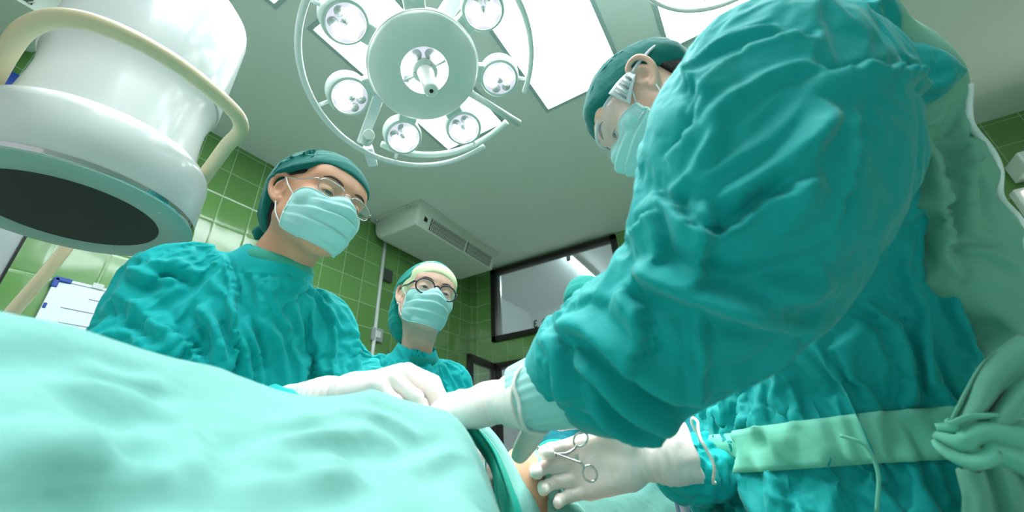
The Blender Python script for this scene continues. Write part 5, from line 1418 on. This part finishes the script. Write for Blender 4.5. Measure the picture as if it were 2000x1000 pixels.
# far drape: band beside the skin, hanging side under the far glove, and the mound behind the forceps
D2 = empty('surgical_drape', (-.25, .80, .9), 'second mint drape beyond the bare skin, hanging under the hand with the forceps', 'drape')
sheet('edge_band', [at(1035, 880, .68), at(1062, 920, .655), at(1072, 965, .635), at(1072, 1010, .62), at(1070, 1080, .60)], [at(1060, 872, .74), at(1095, 925, .70), at(1125, 975, .68), at(1150, 1010, .66), at(1190, 1080, .64)], M['drape'], D2, .003, 6)
sheet('hanging_side', [at(1080, 905, .76), at(1180, 930, .76), at(1260, 915, .78), at(1298, 925, .80)], [at(1130, 1080, .66), at(1200, 1090, .67), at(1280, 1090, .68), at(1340, 1090, .70)], M['drape'], D2, .004, 4)
f = Field(at(1085, 900, .80) - .16, at(1085, 900, .80) + .16, .005); f.ell(at(1085, 905, .80), (.055, .05, .045), k=0); f.ell(at(1110, 940, .80), (.09, .06, .04), k=.04)
V, F = f.mesh(2); V = crumple(V, F, .004, 20, seed=44); me = from_np('covered_mound', V, F); fixn(me); link('covered_mound', me, M['hem'], D2)
# instrument table with blue cloth and a lilac glove
IT = empty('instrument_table', (-.05, 1.02, 0), 'instrument table under a blue cloth beside the near surgeon\'s belt', 'table')
tp = at(1350, 962, .95)
sheet('table_cloth', [at(1300, 958, .98), at(1330, 956, .98), at(1365, 958, .98), at(1385, 990, .97)], [at(1320, 1060, .80), at(1360, 1070, .80), at(1400, 1075, .80), at(1430, 1080, .80)], M['blue_drape'], IT, .006, 8)
box('tabletop', tp + np.array([.02, .05, -.06]), (.26, .18, .02), M['metal'], IT, bevel=.004)
for sx in (-.11, .11):
    for sy in (-.07, .07): tube('leg', [tp + np.array([.02 + sx, .05 + sy, -.07]), (tp[0] + .02 + sx, tp[1] + .05 + sy, 0.01)], .011, M['metal'], IT)
f = Field(at(1335, 948, .93) - .12, at(1335, 948, .93) + .12, .003)
f.cone(at(1308, 950, .93), at(1345, 945, .93), .014, .013, .01); f.cone(at(1320, 942, .93), at(1350, 955, .93), .013, .010, .01); f.cone(at(1345, 946, .93), at(1372, 962, .93), .010, .007, .01); f.cone(at(1365, 958, .93), at(1378, 985, .93), .007, .006, .01)
V, F = f.mesh(2); V = crumple(V, F, .004, 45, seed=4); me = from_np('discarded_glove', V, F); fixn(me); o = link('discarded_glove', me, M['glove_lilac']); tag(o, 'crumpled lilac glove lying on the blue cloth', 'glove')
# operating table under the drape
OT = empty('operating_table', (-.37, .40, 0), 'operating table hidden under the mint drapes and the patient', 'table')
box('mattress', (-.42, .42, .80), (.42, 1.35, .07), M['black'], OT, bevel=.02, seg=3); box('tabletop', (-.42, .42, .745), (.42, 1.35, .035), M['metal'], OT, bevel=.004)
lathe('column', [(.13, .06), (.10, .10), (.10, .70), (.14, .73)], (-.42, .42, 0), (0, 0, 1), M['white_paint'], OT, 32); box('base', (-.42, .42, .035), (.34, .9, .07), M['metal'], OT, bevel=.02, seg=3)
# artery forceps held in the far glove
HF = empty('artery_forceps', tuple(at(1100, 895, .655)), 'polished steel artery forceps with ring handles held in the gloved hand', 'forceps')
dp = .645
tube('jaw', catmull([at(1036, 872, dp + .02), at(1060, 876, dp + .012), at(1082, 884, dp)], 6), [.0012, .0028, .0036], M['steel'], HF)
tube('jaw', catmull([at(1037, 874, dp + .021), at(1061, 880, dp + .013), at(1084, 889, dp + .001)], 6), [.0012, .0026, .0034], M['steel'], HF)
lathe('pivot_screw', [(.003, -.004), (.003, .004), (.0001, .0042)], at(1084, 887, dp), ROT @ np.array([0, 0, 1.]), M['steel'], HF, 16, cap=False)
def ring_handle(a, b, c, r):
    path = catmull([np.array(p) for p in a], 8); o = tube('shank', path, [.0030, .0022, .0020], M['steel'], HF)
    x = unit(ROT @ np.array([1., 0, 0])); y = unit(ROT @ np.array([0, 1., 0])); z = unit(ROT @ np.array([0, 0, 1.]))
    th = math.radians(b); P = [c + (math.cos(t) * 1.25 * r * (math.cos(th) * x + math.sin(th) * y) + math.sin(t) * r * (-math.sin(th) * x + math.cos(th) * y)) for t in np.linspace(0, 2 * PI, 40, endpoint=False)]
    tube('finger_ring', P, .0019, M['steel'], HF, closed=True)
ring_handle([at(1084, 887, dp), at(1115, 898, dp - .006), at(1134, 904, dp - .01), at(1141, 912, dp - .01)], -62, at(1152, 925, dp - .01), .0105)
ring_handle([at(1084, 888, dp + .004), at(1105, 886, dp + .006), at(1120, 878, dp + .010), at(1126, 870, dp + .014)], 50, at(1134, 858, dp + .018), .0105)
box('ratchet', at(1127, 893, dp - .004), (.006, .003, .010), M['steel'], HF)
